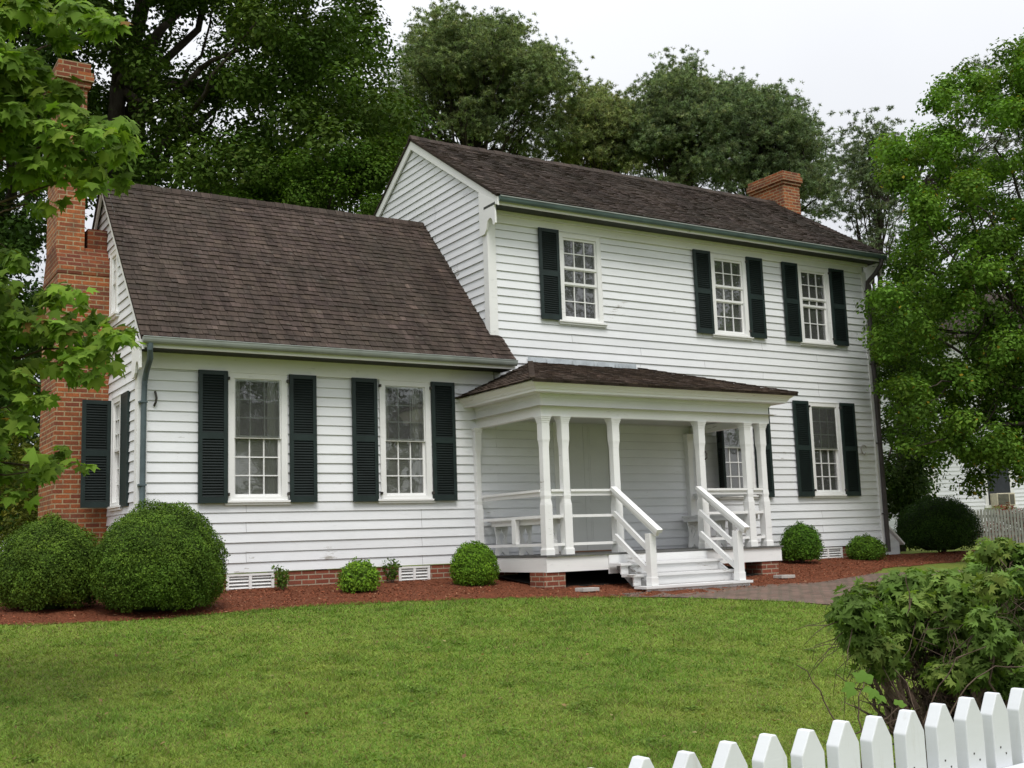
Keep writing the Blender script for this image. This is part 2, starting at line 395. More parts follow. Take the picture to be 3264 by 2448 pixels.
for n, dlo, dhi in ((640000, 4.3, 20),):
    x, y, dd = blades(n, dlo, dhi); n = len(x); hs = .75 + .035*dd
    cl1 = .5*vnoise(x, y, 1.1, 1)+.5*vnoise(x, y, 3.1, 5); cl2 = .6*vnoise(x, y, 6.0, 2)+.4*vnoise(x, y, 14., 6); cl3 = .55*vnoise(x, y, .45, 3)+.45*vnoise(x, y, 1.7, 4)
    h = (.010 + .013*rng.random(n) + .018*(cl1*cl2))*hs*.8
    h *= np.where(cl1*cl2 > .30, 1.5, 1)
    aw = rng.uniform(0, 6.283, n); lean = rng.normal(0, .95, (n, 2)); wd = (.0028 + .0014*rng.random(n))*(dd/7.5)
    base = np.stack([x, y, gz(x, y)], 1); dx = np.stack([np.cos(aw)*wd, np.sin(aw)*wd, 0*aw], 1)
    tip = base + np.stack([lean[:, 0]*h, lean[:, 1]*h, h], 1)
    V = np.stack([base-dx, base+dx, tip], 1).reshape(-1, 3)
    FF.append(np.arange(len(V)).reshape(-1, 3) + off); off += len(V); VV.append(V)
    gcol = np.array([.165, .282, .042]); ycol = np.array([.255, .300, .058]); dcol = np.array([.110, .190, .030]); bcol = np.array([.17, .12, .06])
    a = np.clip((cl2-.42)*3.2+rng.normal(0, .2, n), 0, 1)[:, None]; b = np.clip((cl3-.40)*1.8+rng.normal(0, .2, n), 0, 1)[:, None]
    c = gcol*(1-b) + ycol*b; c = c*(1-.6*a) + dcol*.6*a
    dead = rng.random(n) < .10; c[dead] = bcol
    c *= rng.uniform(.6, 1.4, (n, 1)); TT.append(np.repeat(c, 3, 0))
o = big_mesh('grass', np.concatenate(VV), np.concatenate(FF), GRASS, tint=np.concatenate(TT)); tag(o, 'short green lawn grass in front of the house', 'grass', kind='stuff')

def litter(name, lab, n, sz, cols, up, seed, clump=None):
    g = np.random.default_rng(seed)
    if clump is None:
        d = np.exp(g.uniform(math.log(4.6), math.log(17), n)); a = YAW+g.uniform(-.55, .55, n); x = CAM[0]+d*np.sin(a); y = CAM[1]+d*np.cos(a)
    else:
        d = np.exp(g.uniform(math.log(4.8), math.log(14), clump)); a = YAW+g.uniform(-.55, .55, clump); k = g.integers(0, clump, n); q = g.normal(0, 1, (n, 2))*g.uniform(.04, .13, clump)[k][:, None]
        x = (CAM[0]+d*np.sin(a))[k]+q[:, 0]; y = (CAM[1]+d*np.cos(a))[k]+q[:, 1]
    m_ = lawn_mask(x, y); x, y = x[m_], y[m_]; n = len(x); nr = g.normal(0, .4, (n, 3)); nr[:, 2] = 1
    V, Fo = scatter([(0, 0, 0), (.32, .5, .06), (0, 1, 0), (-.32, .5, .06)], [[0, 1, 2, 3]], np.stack([x, y, gz(x, y)+up*g.uniform(.5, 1.2, n)], 1), nr, g.uniform(0, 6.28, n), sz*g.uniform(.6, 1.4, n))
    c = np.array(cols)[g.integers(0, len(cols), n)]*g.uniform(.7, 1.3, (n, 1))
    tag(big_mesh(name, V, Fo, GRASS, tint=np.repeat(c, 4, 0)), lab, 'ground cover' if clump else 'leaves', kind='stuff')
litter('clover', 'low broad-leaved clover and weeds growing through the lawn', 26000, .022, [(.12, .20, .03), (.15, .23, .035), (.11, .18, .03)], .022, 61, 230)
litter('fallen_leaves', 'scattered dry fallen leaves lying on the lawn', 420, .035, [(.26, .17, .08), (.18, .11, .05), (.32, .27, .12)], .028, 62)

# ------------------------------------------------------------------ the house
E_ = .1375
house = empty('farmhouse', (0, 0, -.27)); tag(house, 'white clapboard farmhouse with low wing, brown shingle roofs and a front porch', 'house')
def hb(mb, name, m, **k): return mb.build(name, m, house, loc=(0, 0, -.27), **k)
def sub(mb, name, m, parent, **k): return mb.build(name, m, parent, loc=(0, 0, -.27), **k)

def siding(axis, c, out, rng_fn, z0, z1, holes=(), phase=0.0):
    """lap boards on plane axis=c facing out (+1/-1); rng_fn(z)->(a,b) along the wall"""
    mb = MB()
    def P(a, o, z): return (a, c + out*o, z) if axis == 'Y' else (c + out*o, a, z)
    k0 = math.floor((z0-phase)/E_); k = k0
    while phase + k*E_ < z1 - 1e-6:
        zb, zt = max(z0, phase+k*E_), min(z1, phase+(k+1)*E_); k += 1
        if zt - zb < .004: continue
        lip = .021 + random.uniform(-.003, .003); tint = random.uniform(.955, 1.0); wob = random.uniform(-.0025, .0025)
        cuts = sorted({zb, zt} | {q for h in holes for q in h[2:4] if zb < q < zt})
        for q0, q1 in zip(cuts, cuts[1:]):
            f0, f1 = (q0-zb)/(zt-zb), (q1-zb)/(zt-zb); o0, o1 = lip*(1-f0)+.003*f0, lip*(1-f1)+.003*f1
            (a0, b0), (a1, b1) = rng_fn(q0), rng_fn(q1)
            hs = sorted([(h[0], h[1]) for h in holes if h[2] <= q0+1e-6 and h[3] >= q1-1e-6])
            segs = []; cur = None
            edges = [None]; lo_, hi_ = (a0, a1), (b0, b1); pts = [lo_]
            spans = []; s_ = lo_
            for h in hs: spans.append((s_, (h[0], h[0]))); s_ = (h[1], h[1])
            spans.append((s_, hi_))
            for (u0, u1), (w0, w1) in spans:
                if w0 - u0 < .002 and w1 - u1 < .002: continue
                m_ = max(1, int((w0-u0)/1.3)); t2 = tint; brk = random.randrange(2, 5)
                for i in range(m_):
                    A0, B0 = u0+(w0-u0)*i/m_, u0+(w0-u0)*(i+1)/m_; A1, B1 = u1+(w1-u1)*i/m_, u1+(w1-u1)*(i+1)/m_
                    if i and (i+k) % brk == 0:      # butt joint: next board, its own weathering
                        t2 = random.uniform(.93, 1.0); zj = min(q1, zt); mb.quad(P(A0-.003, o0+.0015, q0), P(A0+.003, o0+.0015, q0), P(A1+.003, o1+.0015, zj), P(A1-.003, o1+.0015, zj), .45)
                    j0 = 0 if f0 > 0 else (wob if i else 0); j1 = 0 if f0 > 0 else (-wob if i < m_-1 else 0)
                    mb.quad(P(A0, o0, q0+j0), P(B0, o0, q0+j0), P(B1, o1, q1), P(A1, o1, q1), t2)
                    if f0 == 0: mb.quad(P(A0, -.01, q0+j0), P(B0, -.01, q0+j0), P(B0, o0, q0+j0), P(A0, o0, q0+j0), (.42, .40, .40))  # underside tinted dark, painting the shade below each lap
    return mb

# window rectangles: casing x0,x1,z0,z1
LW = dict(w1=(1.209, 2.044), w2=(3.514, 4.345), w6=(10.19, 11.03), w7=(12.56, 13.39)); UW = dict(w3=(6.885, 7.735), w4=(10.275, 11.13), w5=(12.525, 13.36))
ZL0, ZL1, ZU0, ZU1 = .985, 2.762, 3.935, 5.45
WIN = {k: (a, b, ZL0, ZL1) for k, (a, b) in LW.items()}; WIN.update({k: (a, b, ZU0, ZU1) for k, (a, b) in UW.items()})
DOOR = (6.62, 7.86, .0, 2.36); VENT = [(1.18, 1.86), (3.78, 4.30), (12.45, 13.23)]
ZW, ZM, XM, XR = 2.77, 5.47, 5.53, 14.45
YWR, ZWR = 2.2, 6.0           # wing ridge
YMR, ZMR, MD = 2.55, 7.72, 5.1  # main ridge, depth
WD = 4.4                       # wing depth
holes = lambda ks: [WIN[k] for k in ks]
hb(siding('Y', 0, -1, lambda z: (.10, XM), 0, ZW, holes(['w1', 'w2'])), 'wall', WHITE)
hb(siding('Y', 0, -1, lambda z: (XM + (.10 if z > 3.3 else 0), XR-.09), 0, ZM, holes(['w3', 'w4', 'w5', 'w6', 'w7'])+[DOOR]), 'wall', WHITE)
wr = lambda z: (0., WD) if z < 3.0 else (0.+max(0, (z-3.62)/1.12)*1., WD-max(0, (z-3.62)/1.12))
wslope = lambda z: (-.05 + (z-3.52)/1.115, 4.45-(z-3.52)/1.115)
hb(siding('X', 0, -1, lambda z: (max(.10, wslope(z)[0]), max(max(.10, wslope(z)[0])+.001, min(WD, wslope(z)[1]))), 0, 5.92, [(.87, 1.42, .98, 2.52), (1.24, 1.66, 3.76, 4.72)], .03), 'wall', WHITE)
mslope = lambda z: (-.05 + (z-5.99)/.66, MD+.05-(z-5.99)/.66)
hb(siding('X', XM-.02, -1, lambda z: (max(.12, mslope(z)[0]), max(max(.12, mslope(z)[0])+.001, min(MD, mslope(z)[1]))), 3.0, 7.65, [], .05), 'wall', WHITE)
def plainwall(mb, x0, x1, y0, y1, z0, z1): return mb.box(x0, x1, y0, y1, z0, z1)
mb = siding('X', XR, 1, lambda z: (max(.0, mslope(z)[0]), max(max(.0, mslope(z)[0])+.001, min(MD, mslope(z)[1]))), 0, 7.65)
for q in siding('Y', MD, 1, lambda z: (XM, XR), 0, 5.6), siding('Y', WD, 1, lambda z: (0, XM), 0, 3.0):
    mb.add(q.v, q.f)
hb(mb, 'wall', WHITE)
# inner lining keeps the rooms dark
mb = MB()
for (x0, x1, y1, z1) in ((.03, XM-.06, WD-.03, 2.9), (XM+.02, XR-.03, MD-.03, 5.6)):
    mb.quad((x0, .9, .1), (x1, .9, .1), (x1, .9, z1), (x0, .9, z1)); mb.quad((x0, .02, z1), (x1, .02, z1), (x1, y1, z1), (x0, y1, z1)); mb.quad((x0, .02, .1), (x1, .02, .1), (x1, y1, .1), (x0, y1, .1))
hb(mb, 'interior_lining', plain('room_dark', (.20, .175, .15), .9))

# foundation
mb = MB()
segs = [(0, VENT[0][0]), (VENT[0][1], VENT[1][0]), (VENT[1][1], 5.15), (5.15, 9.7), (9.7, VENT[2][0]), (VENT[2][1], XR)]
for a, b in segs: mb.box(a+.001, b-.001, .0, .25, -.5, -.012)
for a, b in VENT: mb.box(a, b, .0, .25, -.5, -.262)
mb.box(.005, .25, .252, WD, -.5, -.012); mb.box(XR-.25, XR-.005, .252, MD, -.5, -.012)
hb(mb, 'foundation', BRICKD)
for a, b in VENT:
    m1 = MB(); z0, z1 = -.262, -.014
    m1.box(a, b, -.012, .06, z0, z0+.035); m1.box(a, b, -.012, .06, z1-.03, z1)
    for c in (a, (a+b)/2-.02, b-.04): m1.box(c, c+.04, -.010, .05, z0+.036, z1-.031)
    fr = hb(m1, 'foundation_vent', WHITE2)
    m2 = MB()
    for i in range(4):
        z = z0+.06+i*.046
        for c0, c1 in ((a+.042, (a+b)/2-.022), ((a+b)/2+.022, b-.042)):
            m2.hexa([(c0, .0, z-.014), (c1, .0, z-.014), (c1, .045, z+.018), (c0, .045, z+.018), (c0, .0, z-.006), (c1, .0, z-.006), (c1, .045, z+.026), (c0, .045, z+.026)])
    sub(m2, 'louvre', WHITE2, fr)
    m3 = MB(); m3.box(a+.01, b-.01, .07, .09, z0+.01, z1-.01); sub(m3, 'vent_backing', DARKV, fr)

# windows ------------------------------------------------------------
def make_window(rect, sashes, blind=False, axis='Y', c=0.0, sill=True, bars=3, cw=.075, storm=False):
    """sashes: list of (z0, z1, rows, depth). Front faces -Y (or -X)."""
    x0, x1, z0, z1 = rect
    def T(mb):
        if axis == 'X': mb.v = [(c + y, x, z) for x, y, z in mb.v]; mb.f = [f[::-1] for f in mb.f]
        return mb
    m1 = MB(); m1.box(x0, x0+cw, -.035, .09, z0, z1); m1.box(x1-cw, x1, -.035, .09, z0, z1)
    m1.box(x0+cw, x1-cw, -.034, .09, z1-cw, z1-.0005); m1.box(x0+cw, x1-cw, -.034, .09, z0+.0005, z0+.05)
    m1.box(x0-.012, x0+.0, -.042, .0, z0, z1+.012); m1.box(x1, x1+.012, -.042, .0, z0, z1+.012); m1.box(x0, x1, -.043, .0, z1, z1+.014)
    wn = sub(T(m1), 'window', WHITE2, house)
    if sill:
        m2 = MB(); m2.box(x0-.075, x1+.075, -.075, .05, z0-.028, z0-.001); m2.box(x0-.06, x1+.06, -.052, .0, z0-.062, z0-.029)
        sub(T(m2), 'sill', WHITE2, wn)
    a, b = x0+cw, x1-cw
    for (s0, s1, rows_, dep) in sashes:
        m3 = MB(); st = .032
        m3.box(a, a+st, dep, dep+.03, s0, s1); m3.box(b-st, b, dep, dep+.03, s0, s1); m3.box(a+st, b-st, dep, dep+.03, s0, s0+.04); m3.box(a+st, b-st, dep, dep+.03, s1-.038, s1)
        ia, ib, iz0, iz1 = a+st, b-st, s0+.04, s1-.038
        for i in range(1, bars):
            q = ia+(ib-ia)*i/bars; m3.box(q-.008, q+.008, dep+.006, dep+.026, iz0, iz1)
        for i in range(1, rows_):
            q = iz0+(iz1-iz0)*i/rows_; m3.box(ia, ib, dep+.004, dep+.024, q-.008, q+.008)
        sub(T(m3), 'sash', WHITE2, wn)
    for si, (s0, s1, rows_, dep) in enumerate(sashes):
        gy = dep - .004 if (storm and si == 0) else dep + .022
        m4 = MB(); m4.quad((a+.02, gy, s0+.01), (b-.02, gy, s0+.01), (b-.02, gy, s1-.01), (a+.02, gy, s1-.01)); sub(T(m4), 'glass', GLASS, wn)
    if blind:
        m5 = MB(); z = z0+.05
        while z < (z0+z1)/2 + (.0 if blind == 1 else .75):
            m5.hexa([(a-.02, .13, z), (b+.02, .13, z), (b+.02, .165, z+.012), (a-.02, .165, z+.012), (a-.02, .13, z+.0295), (b+.02, .13, z+.0295), (b+.02, .165, z+.04), (a-.02, .165, z+.04)]); z += .034
        sub(T(m5), 'blind', BLIND, wn)
        m6 = MB()
        for s0_, s1_ in ((a-.03, a+.13), (b-.16, b+.03)):
            k = 7
            for i in range(k):
                u0, u1 = s0_+(s1_-s0_)*i/k, s0_+(s1_-s0_)*(i+1)/k; d0, d1 = .105+.012*(i % 2), .105+.012*((i+1) % 2)
                m6.quad((u0, d0, z0+.03), (u1, d1, z0+.03), (u1, d1, z1-.05), (u0, d0, z1-.05))
        sub(T(m6), 'curtain', CURT, wn)
    return wn
zm = (ZL0+ZL1)/2 - .005
for k in ('w1', 'w2', 'w6', 'w7'):
    make_window(WIN[k], [(zm-.018, ZL1-.076, 3, -.012), (ZL0+.051, zm+.018, 3, .022)], blind=(1 if k in ('w1', 'w2') else False), storm=True)
for k in ('w3', 'w4'):
    make_window(WIN[k], [(4.84, ZU1-.076, 2, -.012), (4.57, 4.86, 1, .004), (ZU0+.051, 4.59, 2, .022)])
make_window(WIN['w5'], [(4.80, ZU1-.076, 2, -.012), (4.66, 4.82, 1, .004), (ZU0+.051, 4.68, 2, .022)])
make_window((.87, 1.42, .98, 2.52), [(1.75, 2.52-.076, 3, -.012), (.98+.051, 1.77, 3, .022)], axis='X')
make_window((1.24, 1.66, 3.76, 4.72), [(4.24, 4.72-.076, 2, -.012), (3.76+.051, 4.26, 2, .022)], axis='X')

# shutters -----------------------------------------------------------
def shutter(x0, z0, z1, wd=.405, hinge=None, ang=0, wall='Y', xoff=0):
    """built in a local frame: hinge edge at 0, width along +x, front -y"""
    m1 = MB(); st = .055; th = .032
    zmid = z0 + (z1-z0)*.505
    m1.box(0, st, -th, 0, z0, z1); m1.box(wd-st, wd, -th, 0, z0, z1)
    for a, b in ((z0, z0+.085), (zmid-.045, zmid+.045), (z1-.06, z1)): m1.box(st, wd-st, -th+.001, -.001, a, b)
    for a, b in ((z0+.085, zmid-.045), (zmid+.045, z1-.06)):
        nn = int((b-a)/.036); p = (b-a)/nn
        for i in range(nn):
            z = a+i*p
            m1.hexa([(st, -th+.005, z), (wd-st, -th+.005, z), (wd-st, -.006, z+p*.75), (st, -.006, z+p*.75), (st, -th+.005, z+.008), (wd-st, -th+.005, z+.008), (wd-st, -.006, z+p*.75+.008), (st, -.006, z+p*.75+.008)], .5)
    m1.box(st, wd-st, -.0045, -.003, z0+.085, z1-.06)
    m1.v = [(x+xoff, y, z) for x, y, z in m1.v]; c, s = math.cos(ang), math.sin(ang)
    if wall == 'Y': m1.v = [(x0 + x*c - y*s, -.045 + x*s + y*c, z) for x, y, z in m1.v]
    else:  m1.v = [(-.045 + x*c - y*s, x0 + x*s + y*c, z) for x, y, z in m1.v]
    o = sub(m1, 'shutter', GREEN, house, bevel=.002)
    return o
def pintle(x, zs, wall='Y'):
    for z in zs:
        m = MB(); m.box(x-.012, x+.012, -.085, -.03, z-.02, z+.02); sub(m, 'shutter_hinge', IRON, house)
LOW = (.95, 2.775); UPP = (3.925, 5.475)
for x in (.775, 2.080, 3.045, 4.365, 11.065, 12.115, 13.392): shutter(x, *LOW, ang=random.uniform(-.012, .012))
for x in (6.455, 9.83, 11.137, 12.07, 13.372): shutter(x, *UPP, ang=random.uniform(-.012, .012))
shutter(10.19, *LOW, ang=-math.pi+R(62))      # blown half shut by the porch
for k, (a, b) in LW.items(): pintle(a-.012, (LOW[0]+.12, LOW[1]-.1)); pintle(b+.012, (LOW[0]+.12, LOW[1]-.1))
for k, (a, b) in UW.items():
    if k != 'w3': pintle(b+.012, (UPP[0]+.12, UPP[1]-.1))
# gable side window: one folded on the wall, one standing straight out from it
shutter(.46, .95, 2.52, wd=.40, ang=math.pi/2, wall='X')
shutter(1.46, .97, 2.50, wd=.40, ang=.06, wall='X', xoff=-.40)

# corner boards, friezes, eaves -------------------------------------
mb = MB(); mb.box(-.035, .10, -.032, 0, 0, 3.0); hb(mb, 'corner_board', WHITE2)
mb = MB(); mb.box(-.034, .0, .001, .10, 0, 3.1); hb(mb, 'corner_board', WHITE2)
mb = MB(); mb.box(XM-.03, XM+.10, -.034, 0, 3.35, 5.60); mb.box(XM-.055, XM-.022, -.033, .115, 3.35, 5.6); hb(mb, 'corner_board', WHITE2)
mb = MB(); mb.box(XR-.09, XR+.03, -.034, 0, 0, 5.5); mb.box(XR, XR+.031, .001, .1, 0, 5.5); hb(mb, 'corner_board', WHITE2)
mb = MB(); mb.box(.10, XM-.03, -.045, 0, ZW, 2.985); hb(mb, 'frieze_board', WHITE2)
mb = MB(); mb.box(XM+.10, XR-.09, -.045, 0, ZM, 5.66); mb.box(XM+.10, XR+.03, -.10, -.045, 5.60, 5.66); hb(mb, 'frieze_board', WHITE2)
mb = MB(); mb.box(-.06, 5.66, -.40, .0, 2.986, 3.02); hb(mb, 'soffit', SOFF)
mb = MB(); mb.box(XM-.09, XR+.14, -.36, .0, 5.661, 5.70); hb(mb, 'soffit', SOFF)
mb = MB(); mb.box(-.07, 5.68, -.425, -.401, 2.98, 3.10); hb(mb, 'fascia', WHITE2)
mb = MB(); mb.box(XM-.09, XR+.16, -.385, -.361, 5.655, 5.76); hb(mb, 'fascia', WHITE2)

def gutter(x0, x1, y, z, slope=0.0, d=.095):
    """half round gutter with a rolled lip"""
    mb = MB(); k = 9; pr = [(y - d/2 - d/2*math.cos(math.pi*i/(k-1))*1.0, z - d*.85*math.sin(math.pi*i/(k-1))) for i in range(k)]
    n_ = 14
    for i in range(n_):
        a, b = x0+(x1-x0)*i/n_, x0+(x1-x0)*(i+1)/n_; za, zb = slope*(a-x0), slope*(b-x0)
        for (p0, q0), (p1, q1) in zip(pr, pr[1:]):
            mb.quad((a, p0, q0+za), (b, p0, q0+zb), (b, p1, q1+zb), (a, p1, q1+za))
            mb.quad((a, p0+.004, q0+za+.003), (a, p1, q1+za+.004), (b, p1, q1+zb+.004), (b, p0+.004, q0+zb+.003))
    mb.tube([(x0, y-d+.002, z+.002), (x1, y-d+.002, z+.002+slope*(x1-x0))], .008, 6)
    for x in (x0, x1):
        mb.add([(x, p, q+slope*(x-x0)) for p, q in pr], [tuple(range(k))])
    return mb
hb(gutter(-.08, 5.67, -.428, 3.105), 'gutter', GUTTER)
gm_ = hb(gutter(XM-.06, XR+.19, -.388, 5.775), 'gutter', GUTTERM)
mb = MB(); mb.box(XM-.06, XR+.19, -.492, -.484, 5.764, 5.782); sub(mb, 'gutter_lip', GUTTER, gm_)

# roofs ---------------------------------------------------------------
def roof_face(mb, O, U, Vv, len_v, lo_fn, hi_fn, ex=.145, base=True, seed=3, tone=1.0, wide=(.09, .2), soft=1.0):
    """shingle courses. O eave origin, U unit along eave, Vv unit up slope; lo/hi(v) limits along U"""
    rr = random.Random(seed); O = np.array(O, float); U = unit(U); Vv = unit(Vv); Nn = unit(np.cross(U, Vv))
    if Nn[2] < 0: Nn = -Nn
    Pt = lambda u, v, h: O + U*u + Vv*v + Nn*h
    nC = int(len_v/ex)+1
    for c in range(nC):
        v0 = c*ex; v1 = min(v0+ex*1.25, len_v)
        a, b = lo_fn(v0), hi_fn(v0); a1, b1 = lo_fn(v1), hi_fn(v1); u = a
        ct = rr.uniform(.92, 1.08)
        while u < b-.01:
            wd = rr.uniform(*wide); ue = min(u+wd, b)
            jj = rr.uniform(-.012, .012); th = rr.uniform(.012, .020) ; t = tone*ct*(1+soft*(rr.choice([.72, .85, .93, 1, 1, 1.08, 1.2, 1.35])-1))
            if rr.random() < .035: t *= 1.5
            q0, q1 = u+.002, ue-.002
            p0, p1 = min(max(q0, a1), b1), min(max(q1, a1), b1)
            tc_ = (t, t*rr.uniform(.97, 1.02), t*rr.uniform(.95, 1.04))
            lift = rr.uniform(0, .006)
            mb.hexa([Pt(q0, v0+jj, lift), Pt(q1, v0+jj, lift), Pt(p1, v1, -.004), Pt(p0, v1, -.004), Pt(q0, v0+jj, th+lift), Pt(q1, v0+jj, th+lift), Pt(p1, v1, .003), Pt(p0, v1, .003)], tc_)
            u = ue
    if base:
        pts = [(lo_fn(0), 0), (hi_fn(0), 0), (hi_fn(len_v), len_v), (lo_fn(len_v), len_v)]
        mb.hexa([Pt(u, v, -.035) for u, v in pts] + [Pt(u, v, -.002) for u, v in pts], .6)

# wing roof: old, ridge climbs a touch to the right
mb = MB(); A = np.array([-.095, -.455, 3.115]); ridL = np.array([-.095, YWR-.12, 5.93]); ridR = np.array([5.5, YWR+.08, 6.07])
vd = unit(np.array([0, YWR+.455, 5.99-3.115])); lv = math.hypot(YWR+.455, 5.99-3.115)
hi_w = lambda v: 5.775 if v < .64 else 5.605
roof_face(mb, A, (1, 0, 0), vd, lv, lambda v: 0, hi_w, .118, seed=5, base=False, wide=(.07, .17), soft=.65)
mb.hexa([A+vd*0+(0,0,-.04), A+np.array([5.765, 0, -.04]), A+np.array([5.765,0,-.04])+vd*.64, A+vd*.64+(0,0,-.04)] + [A+(0,0,-.004), A+np.array([5.765,0,-.004]), A+np.array([5.765,0,-.004])+vd*.64, A+vd*.64+(0,0,-.004)], .6)
B0 = A+vd*.64
mb.hexa([B0+(0,0,-.04), B0+np.array([5.6,0,-.04]), B0+np.array([5.6,0,-.04])+vd*(lv-.64), B0+vd*(lv-.64)+(0,0,-.04), B0+(0,0,-.004), B0+np.array([5.6,0,-.004]), B0+np.array([5.6,0,-.004])+vd*(lv-.64), B0+vd*(lv-.64)+(0,0,-.004)], .6)
# rear slope
bd = unit(np.array([0, -(WD+.4-YWR), 5.99-3.1])); lb = math.hypot(WD+.4-YWR, 5.99-3.1)
roof_face(mb, (-.095, WD+.4, 3.1), (1, 0, 0), bd, lb, lambda v: 0, lambda v: 5.62, .3, seed=6, wide=(.25, .5))
for i in range(36):   # ridge cap
    x = -.10+i*.155; mb.hexa([(x, YWR-.09, 5.93), (x+.15, YWR-.09, 5.93), (x+.15, YWR+.09, 5.93), (x, YWR+.09, 5.93), (x, YWR-.02, 6.03+random.uniform(-.008, .012)), (x+.15, YWR-.02, 6.03), (x+.15, YWR+.02, 6.03), (x, YWR+.02, 6.03)], random.uniform(.7, 1.1))
hb(mb, 'roof', SHING)
# main roof
mb = MB(); ey, ez = -.45, 5.80; A = (5.425, ey, ez); vd = unit(np.array([0, YMR-ey, ZMR-ez])); lv = math.hypot(YMR-ey, ZMR-ez); LM = XR+.24-5.425
roof_face(mb, A, (1, 0, 0), vd, lv, lambda v: 0, lambda v: LM, .10, seed=8, wide=(.07, .17), soft=.45)
bd = unit(np.array([0, -(MD-ey*1-YMR), ZMR-ez])); roof_face(mb, (5.425, MD-ey, ez), (1, 0, 0), bd, lv, lambda v: 0, lambda v: LM, .3, seed=9, wide=(.25, .5))
for i in range(int(LM/.18)+1):
    x = 5.425+i*.18; x1 = min(x+.175, 5.425+LM); zt = ZMR+.045+random.uniform(-.008, .014)
    mb.hexa([(x, YMR-.1, ZMR-.045), (x1, YMR-.1, ZMR-.045), (x1, YMR+.1, ZMR-.045), (x, YMR+.1, ZMR-.045), (x, YMR-.02, zt), (x1, YMR-.02, zt), (x1, YMR+.02, zt), (x, YMR+.02, zt)], random.uniform(.7, 1.1))
hb(mb, 'roof', SHING)
# rake boards
def rake(x, ya, za, yb, zb, h, t=.03):
    m = MB(); m.hexa([(x, ya, za-h), (x+t, ya, za-h), (x+t, yb, zb-h), (x, yb, zb-h), (x, ya, za), (x+t, ya, za), (x+t, yb, zb), (x, yb, zb)]); return m
hb(rake(XM-.085, -.43, ez-.0, YMR, ZMR-.04, .17), 'rake_board', WHITE2)
hb(rake(XM-.083, MD+.43, ez-.0, YMR+.001, ZMR-.04, .17), 'rake_board', WHITE2)
hb(rake(-.075, -.43, 3.10, YWR, 5.95, .15), 'rake_board', WHITE2)
hb(rake(-.074, WD+.38, 3.10, YWR+.001, 5.95, .15), 'rake_board', WHITE2)
hb(rake(XR+.17, -.43, ez, YMR, ZMR-.04, .17), 'rake_board', WHITE2)
hb(rake(XR+.171, MD+.43, ez, YMR+.001, ZMR-.04, .17), 'rake_board', WHITE2)
# scrolled cornice ends
def scroll(x, y0, z0, s=1.0):
    pts = [(y0+.16*s, z0+.68*s), (y0-.32*s, z0+.42*s)]
    pts += [(y0-.345*s, z0+.36*s), (y0-.33*s, z0+.30*s), (y0-.35*s, z0+.20*s), (y0-.35*s, z0+.03*s), (y0-.31*s, z0+.0*s), (y0-.27*s, z0+.03*s)]
    pts += [(y0-.27*s+.0+.09*s*(1-math.cos(a)), z0+.05*s+.10*s*math.sin(a)) for a in np.linspace(.2, math.pi*.95, 7)]
    pts += [(y0-.06*s, z0-.02*s), (y0+.0, z0-.08*s), (y0+.16*s, z0-.08*s)]
    m = MB(); m.prism(pts, 'X', x, x+.03); return m
hb(scroll(XM-.087, .0, 5.33, .98), 'cornice_bracket', WHITE2)
hb(scroll(-.078, -.02, 2.70, .85), 'cornice_bracket', WHITE2)
hb(scroll(XR+.165, -.02, 5.36, .98), 'cornice_bracket', WHITE2)

# chimneys
mb = MB(); zc = 2.5
mb.box(-.75, -.001, 1.75, 2.95, -.45, 4.52)                      # broad base
mb.hexa([(-.75, 1.75, 4.521), (-.001, 1.75, 4.521), (-.001, 2.95, 4.521), (-.75, 2.95, 4.521), (-.755, 1.98, 4.86), (-.02, 1.98, 4.86), (-.02, 2.72, 4.86), (-.755, 2.72, 4.86)], (.62, .55, .55))
mb.box(-.30, -.012, 2.0, 2.7, 4.862, 5.17, (.5, .42, .42))
mb.box(-.748, -.36, 1.92, 2.78, 4.60, 7.33)                       # stack
mb.box(-.79, -.32, 1.88, 2.82, 7.332, 7.42); mb.box(-.83, -.28, 1.84, 2.86, 7.422, 7.56, .85); mb.box(-.79, -.32, 1.88, 2.82, 7.562, 7.72, .8)
mb.box(-.76, -.002, 1.74, 2.96, 4.40, 4.46, .7)
ch = hb(mb, 'chimney', BRICK)
mb = MB(); mb.box(-.62, -.42, 1.905, 1.919, 7.18, 7.27); sub(mb, 'mortar_patch', CONC, ch)
mb = MB()
mb.box(XR+.25, XR+.75, 2.25, 3.30, -.4, 8.10); mb.box(XR+.22, XR+.78, 2.22, 3.33, 8.102, 8.17, .85); mb.box(XR+.19, XR+.81, 2.19, 3.36, 8.172, 8.30, .8); mb.box(XR+.22, XR+.78, 2.22, 3.33, 8.302, 8.40, .9)
mb.box(XR+.0, XR+.249, 2.3, 3.25, -.4, 5.2)
hb(mb, 'chimney', BRICK)

# downspouts and small ironwork
mb = MB(); mb.tube([(.02, -.47, 3.03), (.02, -.46, 2.95), (.045, -.38, 2.84), (.05, -.17, 2.70), (.045, -.10, 2.58), (.04, -.085, 2.3), (.03, -.085, -.05), (.03, -.10, -.14), (.03, -.2, -.22)], .038, 10)
for z in (2.3, 1.2, .25): mb.box(-.02, .08, -.13, -.03, z-.012, z+.012)
hb(mb, 'downspout', DSPOUT, smooth=False)
mb = MB(); mb.tube([(XR+.06, -.44, 5.70), (XR+.06, -.42, 5.60), (XR+.0, -.30, 5.42), (XR-.03, -.12, 5.28), (XR-.02, -.09, 5.1), (XR+.0, -.085, 1.5), (XR+.0, -.085, -.15)], .045, 10)
for z in (5.1, 3.6, 2.0, .6): mb.box(XR-.06, XR+.06, -.14, -.03, z-.012, z+.012)
hb(mb, 'downspout', DSPOUTB)
